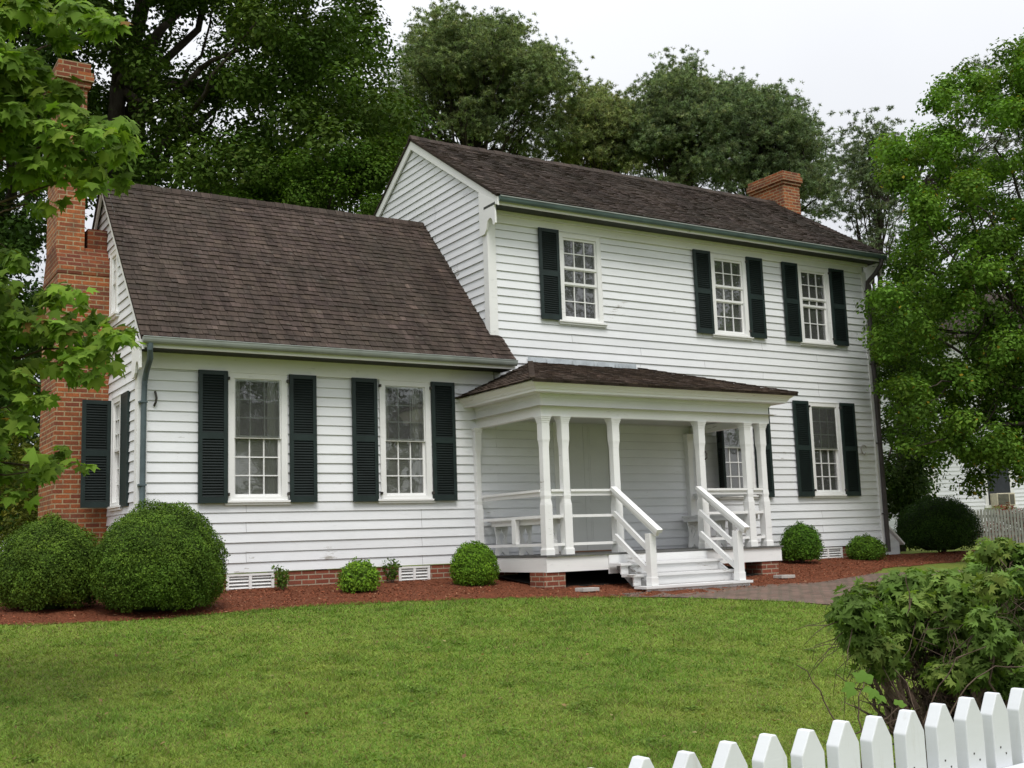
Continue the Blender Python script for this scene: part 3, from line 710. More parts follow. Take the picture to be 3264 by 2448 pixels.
mb = MB(); mb.tube([(.20, -.03, 2.45), (.20, -.06, 2.42), (.21, -.07, 2.36), (.20, -.065, 2.30), (.19, -.03, 2.26)], .016, 6); hb(mb, 'iron_hook', IRON)
mb = MB(); mb.tube([(14.0+.07*math.cos(a), -.05-.01*math.sin(a*2), 1.86+.09*math.sin(a)) for a in np.linspace(.4, 5.6, 12)], .012, 6); hb(mb, 'hose_hook', CONC)
# metal flashing above the porch roof, with dents
mb = MB(); n_ = 30
for i in range(n_):
    a, b = 6.17+(8.4-6.17)*i/n_, 6.17+(8.4-6.17)*(i+1)/n_; j = random.uniform(-.006, .004); k = random.uniform(-.004, .012)
    mb.quad((a, -.06+j, 3.14), (b, -.06+k, 3.14), (b, -.032, 3.27+j), (a, -.032, 3.27+j), random.uniform(.75, 1.2))
hb(mb, 'flashing', METAL)

# porch ----------------------------------------------------------------
PX0, PX1, PY = 5.17, 9.65, -1.87
mb = MB()
x = PX0-.03
while x < PX1+.05:      # floor boards run out from the wall
    mb.box(x+.001, min(x+.082, PX1+.08), PY-.06, .02, .062+random.uniform(0, .003), .088, random.uniform(.8, 1.2)); x += .084
hb(mb, 'porch_floor', FLOORP)
mb = MB(); mb.box(PX0-.02, PX1+.06, PY-.03, PY+.02, -.15, .060); mb.box(PX0-.021, PX0+.03, PY+.0205, .0, -.148, .0595); mb.box(PX1+.01, PX1+.061, PY+.0205, 0, -.148, .0595)
hb(mb, 'porch_skirt', WHITE2)
for x0 in (5.105, 9.27): 
    mb = MB(); mb.box(x0+.01, x0+.37, PY-.01, PY+.36, -.7, -.152); hb(mb, 'porch_pier', BRICKD)
mb = MB(); mb.box(5.2, 5.6, -.42, -.002, -.6, -.152); hb(mb, 'porch_pier', BRICKD)
mb = MB(); mb.box(5.62, 9.15, -.08, -.002, -.6, -.02); hb(mb, 'crawl_space_shade_plate', DARKV)  # near-black plate paints the shade at the back of the crawl space
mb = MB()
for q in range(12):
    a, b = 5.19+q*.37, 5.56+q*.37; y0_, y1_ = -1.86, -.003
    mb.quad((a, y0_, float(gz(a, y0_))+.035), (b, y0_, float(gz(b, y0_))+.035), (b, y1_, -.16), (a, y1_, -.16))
mb.v = [v for v in mb.v]; cs_ = mb.build('crawl_space_shade_sheet', plain('crawl_shade_dark', (.018, .014, .011), .95, .3, 20, .5)); tag(cs_, kind='structure')  # near-black ground sheet, the shade under the porch painted as colour

def ring(mb, prof, t=1.0):
    """profile (outset, z) swept round the three open sides with mitred corners"""
    rows_ = [[(PX0-o, 0, z), (PX0-o, PY-o, z), (PX1+o, PY-o, z), (PX1+o, 0, z)] for o, z in prof]
    for r0, r1 in zip(rows_, rows_[1:]):
        for i in range(3): mb.quad(r0[i], r0[i+1], r1[i+1], r1[i], t)
    return mb
mb = MB(); ring(mb, [(-.11, 2.2), (-.11, 2.072), (0, 2.072), (0, 2.33), (.012, 2.34), (.03, 2.36), (.03, 2.39)]); hb(mb, 'porch_beam', WHITE2)
mb = MB(); ring(mb, [(.03, 2.391), (.22, 2.391), (.22, 2.425), (.235, 2.43), (.25, 2.46), (.30, 2.50), (.315, 2.515), (.315, 2.53)]); hb(mb, 'porch_cornice', WHITE2)
mb = MB(); mb.quad((PX0-.1, PY-.1, 2.21), (PX1+.1, PY-.1, 2.21), (PX1+.1, 0, 2.21), (PX0-.1, 0, 2.21)); hb(mb, 'porch_ceiling', CEIL)
# hipped roof
mb = MB(); ex0, ex1, eyy, e_z = PX0-.35, PX1+.35, PY-.35, 2.535; tx0, tx1, tz = 6.24, 8.48, 3.19
run = -eyy; lv = math.hypot(run, tz-e_z)
roof_face(mb, (ex0, eyy, e_z), (1, 0, 0), (0, run, tz-e_z), lv, lambda v: (tx0-ex0)*v/lv, lambda v: (ex1-ex0) - (ex1-tx1)*v/lv, .13, seed=21, base=True, wide=(.08, .16))
for sgn, ea, ta in ((1, ex0, tx0), (-1, ex1, tx1)):
    run2 = abs(ta-ea); l2 = math.hypot(run2, tz-e_z); m2 = MB()
    roof_face(m2, (ea, 0, e_z), (0, -1, 0), (sgn*run2, 0, tz-e_z), l2, lambda v: 0, lambda v: -eyy*(1-v/l2), .13, seed=22, base=False, wide=(.08, .16))
    m2.add([(ea, 0, e_z-.01), (ea, eyy, e_z-.01), (ta, 0, tz-.01)], [(0, 1, 2)])
    mb.add(m2.v, m2.f, 1.0); mb.t[-len(m2.v):] = m2.t
for (a, b) in (((ex0, eyy, e_z), (tx0, 0, tz)), ((ex1, eyy, e_z), (tx1, 0, tz))):   # hip caps
    a, b = np.array(a), np.array(b)
    for i in range(16):
        p0, p1 = a+(b-a)*i/16, a+(b-a)*(i+1.15)/16; mb.bar(p0+(0, 0, .028), p1+(0, 0, .018), .085, .014, t=random.uniform(.75, 1.15))
hb(mb, 'porch_roof', SHINGP)

def column(xc, yc, w=.13, half=False, z0=.09, z1=2.071):
    """square post, chamfered waist between two full blocks, plinth and stepped cap"""
    def sect(h, ch, z): 
        if ch < .002: ch = .002
        return [(xc+a, yc+b, z) for a, b in ((-h+ch, -h), (h-ch, -h), (h, -h+ch), (h, h-ch), (h-ch, h), (-h+ch, h), (-h, h-ch), (-h, -h+ch))]
    h = w/2; prof = [(h*1.15, .002, z0), (h*1.15, .002, z0+.075), (h*1.10, .002, z0+.09), (h, .002, z0+.092), (h, .002, .80), (h-.004, .004, .83), (h-.009, .008, .88), (h-.004, .004, .93), (h-.009, .008, 1.0),
        (h-.009, .010, 1.62), (h-.006, .004, 1.69), (h, .002, 1.73), (h, .002, z1-.10), (h*1.07, .002, z1-.098), (h*1.07, .002, z1-.072), (h*1.17, .002, z1-.068), (h*1.19, .002, z1-.045), (h*1.29, .002, z1-.04), (h*1.31, .002, z1-.018), (h*1.42, .002, z1-.014), (h*1.42, .002, z1)]
    vs = []; 
    for q in prof: vs += sect(*q)
    fs = [(i*8+k, i*8+(k+1) % 8, (i+1)*8+(k+1) % 8, (i+1)*8+k) for i in range(len(prof)-1) for k in range(8)] + [tuple(range(7, -1, -1)), tuple(range((len(prof)-1)*8, len(prof)*8))]
    m = MB(); m.add(vs, fs); return m
CY = PY+.07; CXS = [5.245, 5.585, 6.50, 8.185, 9.16, 9.50]
for x in CXS: hb(column(x, CY), 'porch_column', WHITE2)
hb(column(5.15, -.05, .11), 'wall_pilaster', WHITE2); hb(column(9.46, -.05, .13), 'wall_pilaster', WHITE2)
mb = MB(); mb.tube([(8.235, CY-.05, 1.47), (8.245, CY-.085, 1.50), (8.245, CY-.085, 1.56), (8.235, CY-.07, 1.60)], .012, 6); hb(mb, 'flag_bracket', IRON)

def rails(boxes):
    for bx in boxes:
        m = MB()
        for q in bx: m.box(*q)
        hb(m, 'porch_rail', WHITE2)
def rail_x(x0, x1, y):
    rails([[(x0, x1, y-.055, y+.055, .985, 1.02), (x0, x1, y-.028, y+.028, .925, .9851)], [(x0, x1, y-.03, y+.03, .615, .655)], [(x0, x1, y-.03, y+.03, .215, .255)]])
def rail_y(x, y0, y1, post=None):
    rails([[(x-.055, x+.055, y0, y1, .985, 1.02), (x-.028, x+.028, y0, y1, .925, .9851)], [(x-.03, x+.03, y0, y1, .615, .655)], [(x-.03, x+.03, y0, y1, .215, .255)]] + ([[(x-.035, x+.035, post-.05, post+.05, .256, .614)]] if post is not None else []))
h = .064
for a, b in ((0, 1), (1, 2), (3, 4), (4, 5)): rail_x(CXS[a]+h, CXS[b]-h, CY)
rail_y(5.23, CY+h, -.11, -.98); rail_y(9.52, CY+h, -.11, -.98)

# steps
mb = MB(); SX0, SX1 = 6.19, 8.13
for k, (zt, yf) in enumerate(((-.062, -2.24), (-.222, -2.52), (-.382, -2.80))):
    mb.box(SX0, SX1+(.03*k), yf, yf+.275, zt-.034, zt, (.97, .9, .95)[k])
    mb.box(SX0+.03, SX1-.03+.03*k, yf+.038, yf+.06, zt-.158 if k < 2 else -.56, zt-.0325)
mb.prism([(-1.93, -.15), (-1.93, -.06), (-2.18, -.095), (-2.45, -.255), (-2.74, -.415), (-2.74, -.56), (-2.5, -.56)], 'X', SX0+.16, SX0+.20, .3); mb.prism([(-1.93, -.15), (-1.93, -.06), (-2.18, -.095), (-2.45, -.255), (-2.74, -.415), (-2.74, -.56), (-2.5, -.56)], 'X', SX1-.07, SX1-.03)  # left stringer tinted dark, painting the shadow at the open side
mb.box(SX0+.03, SX1-.03, PY-.06, PY-.0305, -.21, .058)
hb(mb, 'porch_steps', STEPP)
for x, xcn in ((6.385, CXS[2]), (8.03, CXS[3])):
    mb = MB(); mb.box(x-.055, x+.055, -2.75, -2.64, -.381, .345); mb.box(x-.062, x+.062, -2.757, -2.633, -.3805, -.26); nw = hb(mb, 'newel_post', WHITE2, bevel=.004)
    mb = MB(); mb.bar((x+.01, -1.87, 1.03), (x+.005, -2.90, .37), .10, .05); mb.bar((x+.01, -1.87, .985), (x+.005, -2.86, .335), .045, .07)
    mb.bar((x+.01, -1.87, .66), (x, -2.66, .12), .045, .075); mb.bar((x+.01, -1.87, .33), (x, -2.66, -.20), .045, .075); hb(mb, 'stair_handrail', WHITE2)

# double front door
mb = MB(); a, b, z0, z1 = DOOR
mb.box(a, a+.11, -.03, .06, .088, z1); mb.box(b-.11, b, -.03, .06, .088, z1); mb.box(a+.11, b-.11, -.029, .06, z1-.10, z1)
dcs = hb(mb, 'door_casing', WHITE2)
for x0, x1 in ((a+.112, 7.238), (7.242, b-.112)):
    mb = MB(); mb.box(x0, x1, .015, .055, .095, z1-.102)
    for q0, q1 in ((.22, .80), (.90, 1.72), (1.82, 2.18)):
        i0, i1 = x0+.09, x1-.09; mb.box(i0, i1, .0085, .0145, q0, q1); mb.box(i0+.03, i1-.03, .002, .008, q0+.03, q1-.03)
    dl = hb(mb, 'front_door', DOORP, bevel=.003)
    if x0 > 7.2:
        mb = MB(); mb.tube([(7.29, .014, 1.05), (7.29, -.035, 1.05)], [.012, .028], 10); sub(mb, 'door_knob', IRON, dl)
mb = MB(); mb.box(a, b, -.09, .06, .0885, .112); hb(mb, 'door_sill', plain('sill_wood', (.22, .12, .07), .7))

# porch benches -------------------------------------------------------
def bench(name, x0, x1, lab):
    o = empty(name, ((x0+x1)/2, -.95, .09)); tag(o, lab, 'bench', 'benches along the porch ends')
    L0 = np.array([(x0+x1)/2, -.95, .09])
    m = MB(); m.box(x0, x1, -1.74, -.13, .60, .635); m.box(x0+.02, x1-.02, -1.70, -.17, .545, .5995) if False else None; m.build('seat', WHITE2, o, loc=L0, bevel=.004)
    m = MB(); m.box(x0+.015, x0+.035, -1.70, -.16, .53, .5995); m.box(x1-.035, x1-.015, -1.70, -.16, .53, .5995); m.build('apron', WHITE2, o, loc=L0)
    for y in (-.24, -.93, -1.62):
        xc = (x0+x1)/2; w_ = .125
        # side board with waist, notched foot and a diamond hole: built as a ring of quads round the hole
        out = [(xc-w_, .5985), (xc, .5985), (xc+w_, .5985), (xc+w_*.92, .50), (xc+w_*.72, .34), (xc+w_*.86, .2), (xc+w_, .095), (xc+.055, .095), (xc, .15), (xc-.055, .095), (xc-w_, .095), (xc-w_*.86, .2), (xc-w_*.72, .34), (xc-w_*.92, .50)]
        hole = [(xc-.02, .455), (xc, .50), (xc+.02, .455), (xc+.036, .42), (xc+.055, .375), (xc+.036, .33), (xc+.02, .29), (xc+.009, .265), (xc, .245), (xc-.009, .265), (xc-.02, .29), (xc-.036, .33), (xc-.055, .375), (xc-.036, .42)]
        k = len(out); m = MB()
        vs = [(p[0], yy, p[1]) for yy in (y-.011, y+.011) for p in out+hole]
        fs = []
        for i in range(k):
            j = (i+1) % k; fs += [(i, j, k+j, k+i), (2*k+i, 3*k+i, 3*k+j, 2*k+j), (i, 2*k+i, 2*k+j, j), (k+i, k+j, 3*k+j, 3*k+i)]
        m.add(vs, fs); m.build('leg', WHITE2, o, loc=L0)
bench('porch_bench', 5.29, 5.58, 'white bench with diamond cut legs at the left end of the porch')
bench('porch_bench', 9.16, 9.45, 'white bench with diamond cut legs at the right end of the porch')

# small things by the porch
def slab(x, y, a, lab):
    m = MB(); m.box(-.15, .15, -.09, .09, -.03, .022); o = m.build('splash_block', CONC, bevel=.006); o.location = (x, y, float(gz(x, y))+.05); o.rotation_euler = (0, .02, a); tag(o, lab, 'splash block', 'concrete slabs in the mulch'); return o
slab(5.50, -2.36, .12, 'pale flat concrete slab in the mulch left of the porch steps'); slab(9.33, -2.30, .02, 'pale flat concrete slab in the mulch right of the porch steps')
# sloping cellar hatch at the far right corner
o = empty('cellar_hatch', (14.75, .1, -.25)); tag(o, 'low white clapboard cellar entrance with sloping cap at the far right corner of the house', 'cellar entrance')
m = siding('Y', .3, -1, lambda z: (14.56, 15.25 - max(0, z+.0)*0), -.25, .0); 
mm = MB(); mm.prism([(14.56, -.35), (15.25, -.35), (15.25, .02), (14.57, .58)], 'Y', .3, 1.5); mm.build('wall', WHITE, o, loc=(14.75, .1, -.25))
m = MB(); k = -.22
while k < .55:
    xr = min(15.24, 15.25 - (k+.12-.02)/.56*.68); m.box(14.57, xr-.02, .275, .297, k, k+.11); k += .13
m.build('clapboard', WHITE, o, loc=(14.75, .1, -.25))
m = MB(); m.bar((14.52, .28, .64), (15.32, .28, -.02), .12, .04); m.build('cap_board', WHITE2, o, loc=(14.75, .1, -.25))

# ------------------------------------------------------------------ picket fence at the street
def fence():
    s = .1402; th = .0671; P0 = np.array([-2.2065, -13.1483]); d = np.array([math.cos(th), math.sin(th)])
    o = empty('picket_fence', (P0[0], P0[1], float(gz(0, P0[1]))), th)
    tag(o, 'white painted wooden picket fence with pointed tops in the lower right foreground', 'fence')
    z0 = float(gz(0, P0[1])); zt = -.2 - z0
    for i in range(-4, 20):
        m = MB(); wd = .043; jz = random.uniform(-.004, .004); jx = random.uniform(-.003, .003); c = i*s+jx
        m.prism([(c-wd, .05), (c+wd, .05), (c+wd, zt-.058+jz), (c+.009, zt+jz), (c-.009, zt+jz), (c-wd, zt-.058+jz)], 'Y', -.02, .02)
        m.t = [random.uniform(.93, 1.0)]*len(m.v); le = random.uniform(-.006, .006); m.v = [(x+le*(z-.6), y, z) for x, y, z in m.v]
        pk_ = m.build('picket', FENCEP, o, bevel=.003)
        if i >= 5:
            for dx_ in (-.014, .012):
                m = MB(); m.box(c+dx_-.0025, c+dx_+.0025, -.0212, -.0198, zt-.155-.02*(dx_ > 0), zt-.150-.02*(dx_ > 0)); m.build('nail_head', IRON, pk_)
    for zz in (zt-.295, zt-.85):
        m = MB(); m.box(-4.6*s, 19.6*s, -.075, -.0202, zz, zz+.085); m.build('rail', FENCEP, o, bevel=.004)
    for x in (-4.4*s, 8.5*s, 19.4*s):
        m = MB(); m.box(x-.045, x+.045, .0205, .10, 0, zt-.2); m.build('post', FENCEP, o, bevel=.004)
FENCEP = paint('fence_paint', (.69, .71, .735), .95, (9, 9, 1.5))
fence()

# ------------------------------------------------------------------ leaves, crowns, shrubs
LEAF = ([(0, 0, 0), (.28, .35, .05), (.24, .7, .03), (0, 1, -.04), (-.24, .7, .03), (-.28, .35, .05)], [[0, 1, 2], [0, 2, 3], [0, 3, 4], [0, 4, 5]])
SLEAF = ([(0, 0, 0), (.32, .5, .06), (0, 1, 0), (-.32, .5, .06)], [[0, 1, 2, 3]])
def _maple():
    ang = [0, 18, 32, 50, 68, 86, 104, 128, 150]; rad = [1.0, .62, .50, .86, .50, .44, .58, .30, .20]
    out = []
    for a, r_ in zip(ang, rad): out.append((r_*math.sin(R(a)), .25+r_*math.cos(R(a))*.8, -.10*r_*r_ - .05*abs(math.sin(R(a)))))
    left = [(-x, y, z) for x, y, z in out[1:]][::-1]
    P = out + left; vs = [(0, .2, .03)] + P; k = len(P)
    return vs, [[0, 1+i, 1+(i+1) % k] for i in range(k)]
MAPLE = _maple()
def _vine():
    P = [(0, 1.0), (.16, .80), (.24, .62), (.50, .66), (.66, .60), (.56, .38), (.52, .22), (.46, .02), (.22, -.06), (.05, .06)]
    P = P + [(-x, y) for x, y in P[1:]][::-1]; vs = [(0, .3, .04)] + [(x, y, -.5*(x*x+(y-.3)**2)+.12*abs(x)) for x, y in P]; k = len(P)
    return vs, [[0, 1+i, 1+(i+1) % k] for i in range(k)]
VINE = _vine()
def _palm(n=5, w=.11):
    vs, fs = [], []
    for i in range(n):
        a = R(-80 + 160*i/(n-1)); l = 1.0 - .28*abs(i-(n-1)/2)/((n-1)/2); d = np.array([math.sin(a), math.cos(a)]); p = np.array([d[1], -d[0]]); b = len(vs)
        for q in (d*0, d*l*.45+p*w, d*l, d*l*.45-p*w): vs.append((q[0], q[1], -.07*np.hypot(*q)**2))
        fs += [[b, b+1, b+2, b+3]]
    return vs, fs
PALM = _palm(5, .15)
def _needles(n=13, w=.022):
    r = np.random.default_rng(4); vs, fs = [], []
    for i in range(n):
        d = r.normal(0, 1, 3); d[2] = abs(d[2])*.8+.15; d /= np.linalg.norm(d); s = unit(np.cross(d, r.normal(0, 1, 3)))*w; b = len(vs)
        vs += [tuple(-s), tuple(s), tuple(d*r.uniform(.75, 1))]; fs.append([b, b+1, b+2])
    return vs, fs
NEED = _needles(9, .09)

def inpoly(x, y, poly):
    c = np.zeros(len(x), bool); n = len(poly)
    for i in range(n):
        (x1, y1), (x2, y2) = poly[i], poly[(i+1) % n]
        k = ((y1 > y) != (y2 > y)); c ^= k & (x < (x2-x1)*(y-y1)/(y2-y1+1e-12)+x1)
    return c
def clumps_in(poly, n, d0, d1, r, seed, holes=(), thin=0, jit=0):
    """n clump centres filling a crown whose outline is poly, spread over depths d0..d1"""
    g = np.random.default_rng(seed); P = np.array(poly, float); out = []; lo_, hi_ = P.min(0), P.max(0)
    while len(out) < n:
        x, y = g.uniform(lo_[0], hi_[0]), g.uniform(lo_[1], hi_[1])
        if not inpoly(np.array([x]), np.array([y]), poly)[0]: continue
        if any(math.hypot(x-a, y-b) < c for a, b, c in holes): continue
        if thin and g.random() < thin*((y-lo_[1])/(hi_[1]-lo_[1]))**3: continue
        t = g.uniform(d0, d1)
        if jit: x += g.normal()*jit; y += g.normal()*jit
        out.append(at(x, y, t))
    return np.array(out), r*(g.uniform(.6, 1.25, n) if not jit else g.uniform(.45, 1.5, n))

def foliage(name, parent, C, Rr, per, tmpl, size, m, base, flat=.75, seed=1, upw=.7, tint=(.55, 1.35), odd=None, oddp=0, shell=.35, droop=0, loc=(0, 0, 0)):
    g = np.random.default_rng(seed); n = len(C); cnt = np.maximum(2, (per*(Rr/np.mean(Rr))**2).astype(int)); idx = np.repeat(np.arange(n), cnt); k = len(idx)
    d = g.normal(0, 1, (k, 3)); d /= np.linalg.norm(d, axis=1, keepdims=True); rr = (shell+(1-shell)*g.random(k)**.6)
    lump = 1+.25*np.sin(d[:, 0]*5+idx)*np.cos(d[:, 1]*4+idx*2)
    pos = C[idx] + d*(Rr[idx]*rr*lump)[:, None]*np.array([1, 1, flat])
    nr = d*.8 + np.array([0, 0, upw]) + g.normal(0, .45, (k, 3))
    spin = g.uniform(0, 6.283, k)
    if droop:
        # tip points down and outward
        nr = d*.6 + np.array([0, 0, .55]) + g.normal(0, .35, (k, 3)) + unit(-_F)*.5
        spin = math.pi + g.normal(0, .7, k)
    sz = size*g.uniform(.7, 1.25, k)
    V, Fo = scatter(tmpl[0], tmpl[1], pos - np.array(loc), nr, spin, sz)
    ct = g.uniform(.7, 1.25, n)[idx]; t = g.uniform(*tint, k)*ct
    col = np.stack([t, t, t], 1)*np.array(base)
    warm = g.uniform(0, .35, k)*g.random(n)[idx]; col[:, 0] *= 1+warm
    if odd is not None: q = g.random(k) < oddp; col[q] = np.array(odd)*g.uniform(.7, 1.2, (q.sum(), 1))
    return big_mesh(name, V, Fo, m, parent, tint=np.repeat(col, len(tmpl[0]), 0))

def limb(mb, a, b, r0, r1, seed, n=7, wob=.06, sag=0, k=7):
    g = random.Random(seed); a, b = np.array(a, float), np.array(b, float); L_ = np.linalg.norm(b-a); pts = []
    for i in range(n+1):
        q = i/n; p = a+(b-a)*q; j = L_*wob*math.sin(math.pi*q)
        pts.append(p + np.array([g.uniform(-1, 1)*j, g.uniform(-1, 1)*j, g.uniform(-.6, 1)*j + sag*math.sin(math.pi*q)]))
    mb.tube(pts, [r0+(r1-r0)*(i/n)**.8 for i in range(n+1)], k); return pts

DARKG = leafmat('oak_leaf', (.85, .9, .8), (1.1, 1.1, 1.0), .25)
PINEM = leafmat('pine_needle', (.85, .9, .9), (1.1, 1.1, 1.0), .3, .7)
BRIGHT = leafmat('bright_leaf', (.85, .9, .8), (1.1, 1.1, 1.0), .38, .5)
MAPM = leafmat('maple_leaf', (.85, .92, .8), (1.1, 1.08, 1.0), .38, .5, 3)
BOXM = leafmat('boxwood_leaf', (.8, .85, .8), (1.15, 1.1, 1.0), .2, .5, 5)
BARKG = barkmat('grey_brown_bark', (.035, .028, .022), (.10, .085, .07)); BARKP = barkmat('pine_bark', (.030, .024, .022), (.075, .062, .055))
TWIGL = leafmat('dead_leaf', (.9, .9, .9), (1.1, 1.1, 1.1), .1)
TWIG = barkmat('shrub_stem', (.075, .052, .038), (.17, .125, .095), 14)

def tree(name, lab, cat, poly, nclump, d0, d1, r, per, tmpl, size, m, base, foot, fork, bark, seed, tr=.25, holes=(), group=None, nl=14, thin=0, jit=0, sub_n=0, **kw):
    C, Rr = clumps_in(poly, nclump, d0, d1, r, seed, holes, thin, jit)
    loc = np.array([foot[0], foot[1], float(gz(*foot))])
    root = empty(name, loc); tag(root, lab, cat, group); C1, R1 = C, Rr
    if sub_n:      # tufts at the ends of twigs, fanned round every bough end
        g0 = np.random.default_rng(seed+500); o_ = np.clip(g0.normal(0, 1, (len(C), sub_n, 3)), -2.2, 2.2)*Rr[:, None, None]*np.array([.9, .9, .42])
        C1 = (C[:, None]+o_).reshape(-1, 3); R1 = np.repeat(Rr, sub_n)*g0.uniform(.10, .26, len(C1))
    foliage('crown', root, C1, R1, per, tmpl, size, m, base, seed=seed, loc=loc, **kw)
    mb = MB(); g = random.Random(seed); fk = np.array(fork, float); tp = limb(mb, loc-(0, 0, .2), fk, tr, tr*.62, seed, 8, .02)
    mb.v = [tuple(np.array(v)-loc) for v in mb.v]
    lm = MB(); ids = g.sample(range(len(C)), min(nl, len(C)))
    for i in ids:
        st = tp[g.choice([5, 6, 7, 8, 8])]; mid = st + (C[i]-st)*.55 + np.array([0, 0, .15*np.linalg.norm(C[i]-st)])*g.uniform(-.2, 1)
        p = limb(lm, st, mid, tr*.42, tr*.22, seed+i, 5, .05); limb(lm, mid, C[i], tr*.22, tr*.06, seed+i+50, 5, .07)
        for j in g.sample(range(len(C)), min(3, len(C))):
            if np.linalg.norm(C[j]-mid) < 3.2*max(r, .8): limb(lm, mid, C[j], tr*.15, tr*.04, seed+i+j, 4, .08, k=5)
    lm.v = [tuple(np.array(v)-loc) for v in lm.v]
    mb.build('trunk', bark, root, smooth=True); lm.build('limbs', bark, root, smooth=True)
    return root
# behind the wing: great dark oak
OAK = [(180, -520), (760, -520), (775, -60), (790, 30), (800, 70), (838, 108), (878, 150), (890, 215), (872, 280), (845, 330), (815, 400), (806, 470), (600, 470), (230, 420), (150, 420), (160, 100)]
gaps = [(395, 40, 30), (425, 70, 22), (480, 55, 22), (500, 100, 18), (655, 45, 24), (330, 268, 16), (455, 268, 20), (488, 282, 20), (235, 190, 26), (222, 120, 18), (365, 110, 16), (365, 185, 16), (352, 290, 14), (395, 240, 12), (310, 395, 14), (600, 290, 12)]
p0 = at(190, 1150, 27)
tree('oak_tree', 'huge dark green oak filling the sky behind the low wing', 'tree', OAK, 370, 23, 31, .68, 430, SLEAF, .115, DARKG, (.058, .110, .018), (p0[0], p0[1]), at(255, 190, 26), BARKG, 31, .30, holes=[(a, b, c*1.25) for a, b, c in gaps], nl=26)
LT = [(-260, -420), (240, -420), (215, 60), (160, 330), (100, 560), (105, 760), (95, 1120), (-260, 1160)]
p0 = at(-60, 1180, 27)
tree('shade_tree', 'dark leafy shade tree at the left edge behind the brick chimney', 'tree', LT, 340, 22, 29, .66, 360, SLEAF, .115, DARKG, (.042, .088, .016), (p0[0], p0[1]), at(-40, 500, 26), BARKG, 37, .34, holes=[(28, 620, 30), (25, 640, 24), (62, 570, 16), (100, 450, 14)], nl=18)
UN = [(480, 440), (500, 370), (560, 345), (640, 335), (700, 350), (760, 325), (830, 330), (868, 300), (845, 400), (830, 475), (600, 470)]
p0 = at(690, 1150, 23.5)
tree('young_tree', 'lighter green young tree rising just above the wing roof', 'tree', UN, 70, 22.6, 24.6, .42, 380, SLEAF, .075, BRIGHT, (.075, .150, .020), (p0[0], p0[1]), at(690, 500, 23.5), BARKG, 41, .14, nl=8)
# pines
def pine(lab, poly, n, d0, d1, foot_u, seed, base, per=4, r=.44, nl=80, size=.125, fv=330, tr=.2, sn=72, **kw):
    n = int(n*1.45); base = tuple(q*k for q, k in zip(base, (3.9, 3.4, 3.3)))
    dm = (d0+d1)/2; p = at(foot_u, 1180, dm); f = at(foot_u+6, fv, dm)
    return tree('pine_tree', lab, 'pine tree', poly, n, d0, d1, r, per, NEED, size, PINEM, base, (p[0], p[1]), f, BARKP, seed, tr, group='tall pines behind the house', nl=nl, upw=.5, flat=.5, tint=(.4, 1.6), shell=.0, thin=.92, jit=4, sub_n=sn, **kw)
pine('tallest full rounded pine standing behind the gable peak', [(838, 330), (842, 200), (872, 105), (895, 72), (955, 1), (1000, 50), (1060, 36), (1125, 62), (1185, 102), (1225, 145), (1240, 200), (1235, 310), (1200, 350), (960, 320)], 150, 41, 47, 1010, 51, (.047, .072, .036), 4)
pine('smaller paler pine between the two big pines, behind the long roof', [(1215, 360), (1225, 240), (1250, 200), (1300, 192), (1345, 218), (1375, 265), (1390, 330), (1400, 400), (1300, 385)], 60, 43, 47, 1290, 53, (.060, .085, .040), 4, fv=300)
pine('left hand pine with a pointed top in the middle of the roof line', [(1372, 390), (1365, 310), (1392, 250), (1412, 192), (1440, 160), (1467, 130), (1502, 152), (1530, 195), (1560, 240), (1570, 400), (1450, 400)], 85, 42, 47, 1460, 57, (.042, .066, .036), 4, fv=220)
pine('broad pine rising behind the right hand chimney', [(1545, 400), (1550, 215), (1590, 165), (1640, 178), (1690, 238), (1738, 272), (1762, 330), (1792, 400), (1812, 455), (1770, 480), (1690, 440)], 95, 40, 46, 1650, 59, (.040, .064, .037), 4, fv=240)
pine('thin open pine with bare trunk right of the house', [(1805, 330), (1830, 285), (1890, 262), (1935, 300), (1965, 400), (1960, 560), (1905, 560), (1850, 520), (1830, 420)], 34, 34, 38, 1890, 61, (.035, .055, .034), 3, r=.34, nl=50, size=.11, sn=40, fv=420, tr=.10)
pine('second thin pine half hidden by the bright tree at the right', [(1990, 330), (2060, 180), (2150, 120), (2212, 100), (2330, 150), (2330, 520), (2150, 600), (2000, 520)], 60, 34, 38, 1962, 63, (.035, .055, .034), 3, r=.34, nl=50, size=.11, sn=40, fv=420, tr=.10)
# right of the house
RT = [(2330, 40), (2200, 92), (2150, 128), (2085, 138), (2045, 172), (1995, 190), (1980, 215), (2015, 240), (2010, 292), (1960, 290), (1890, 322), (1905, 365), (1968, 430), (1958, 480), (1968, 520), (1915, 572), (1928, 622), (1882, 642), (1872, 712), (1892, 742), (1905, 830), (1915, 900), (1930, 960), (2010, 985), (2060, 1040), (2130, 1050), (2212, 1050), (2330, 1060)]
p0 = at(2345, 1210, 21.8)
tree('leafy_tree', 'bright yellow-green small-leaved tree at the right edge beside the house', 'tree', RT, 520, 20, 23.8, .34, 250, SLEAF, .08, BRIGHT, (.110, .215, .034), (p0[0], p0[1]), at(2300, 760, 21.8), BARKG, 71, .13, nl=44,
     holes=[(2020, 400, 24), (2160, 470, 24), (2040, 560, 14), (2120, 640, 12), (2205, 300, 34), (2110, 260, 30), (2070, 330, 22), (2170, 200, 24), (2130, 400, 20), (2180, 620, 16), (2080, 200, 26), (2060, 150, 22), (2130, 320, 30), (2040, 250, 20), (2200, 380, 22), (2010, 350, 16), (2030, 905, 26), (2080, 790, 14), (2190, 540, 20), (1975, 640, 12), (2050, 700, 10)], shell=.2, oddp=.01, odd=(.35, .25, .03))
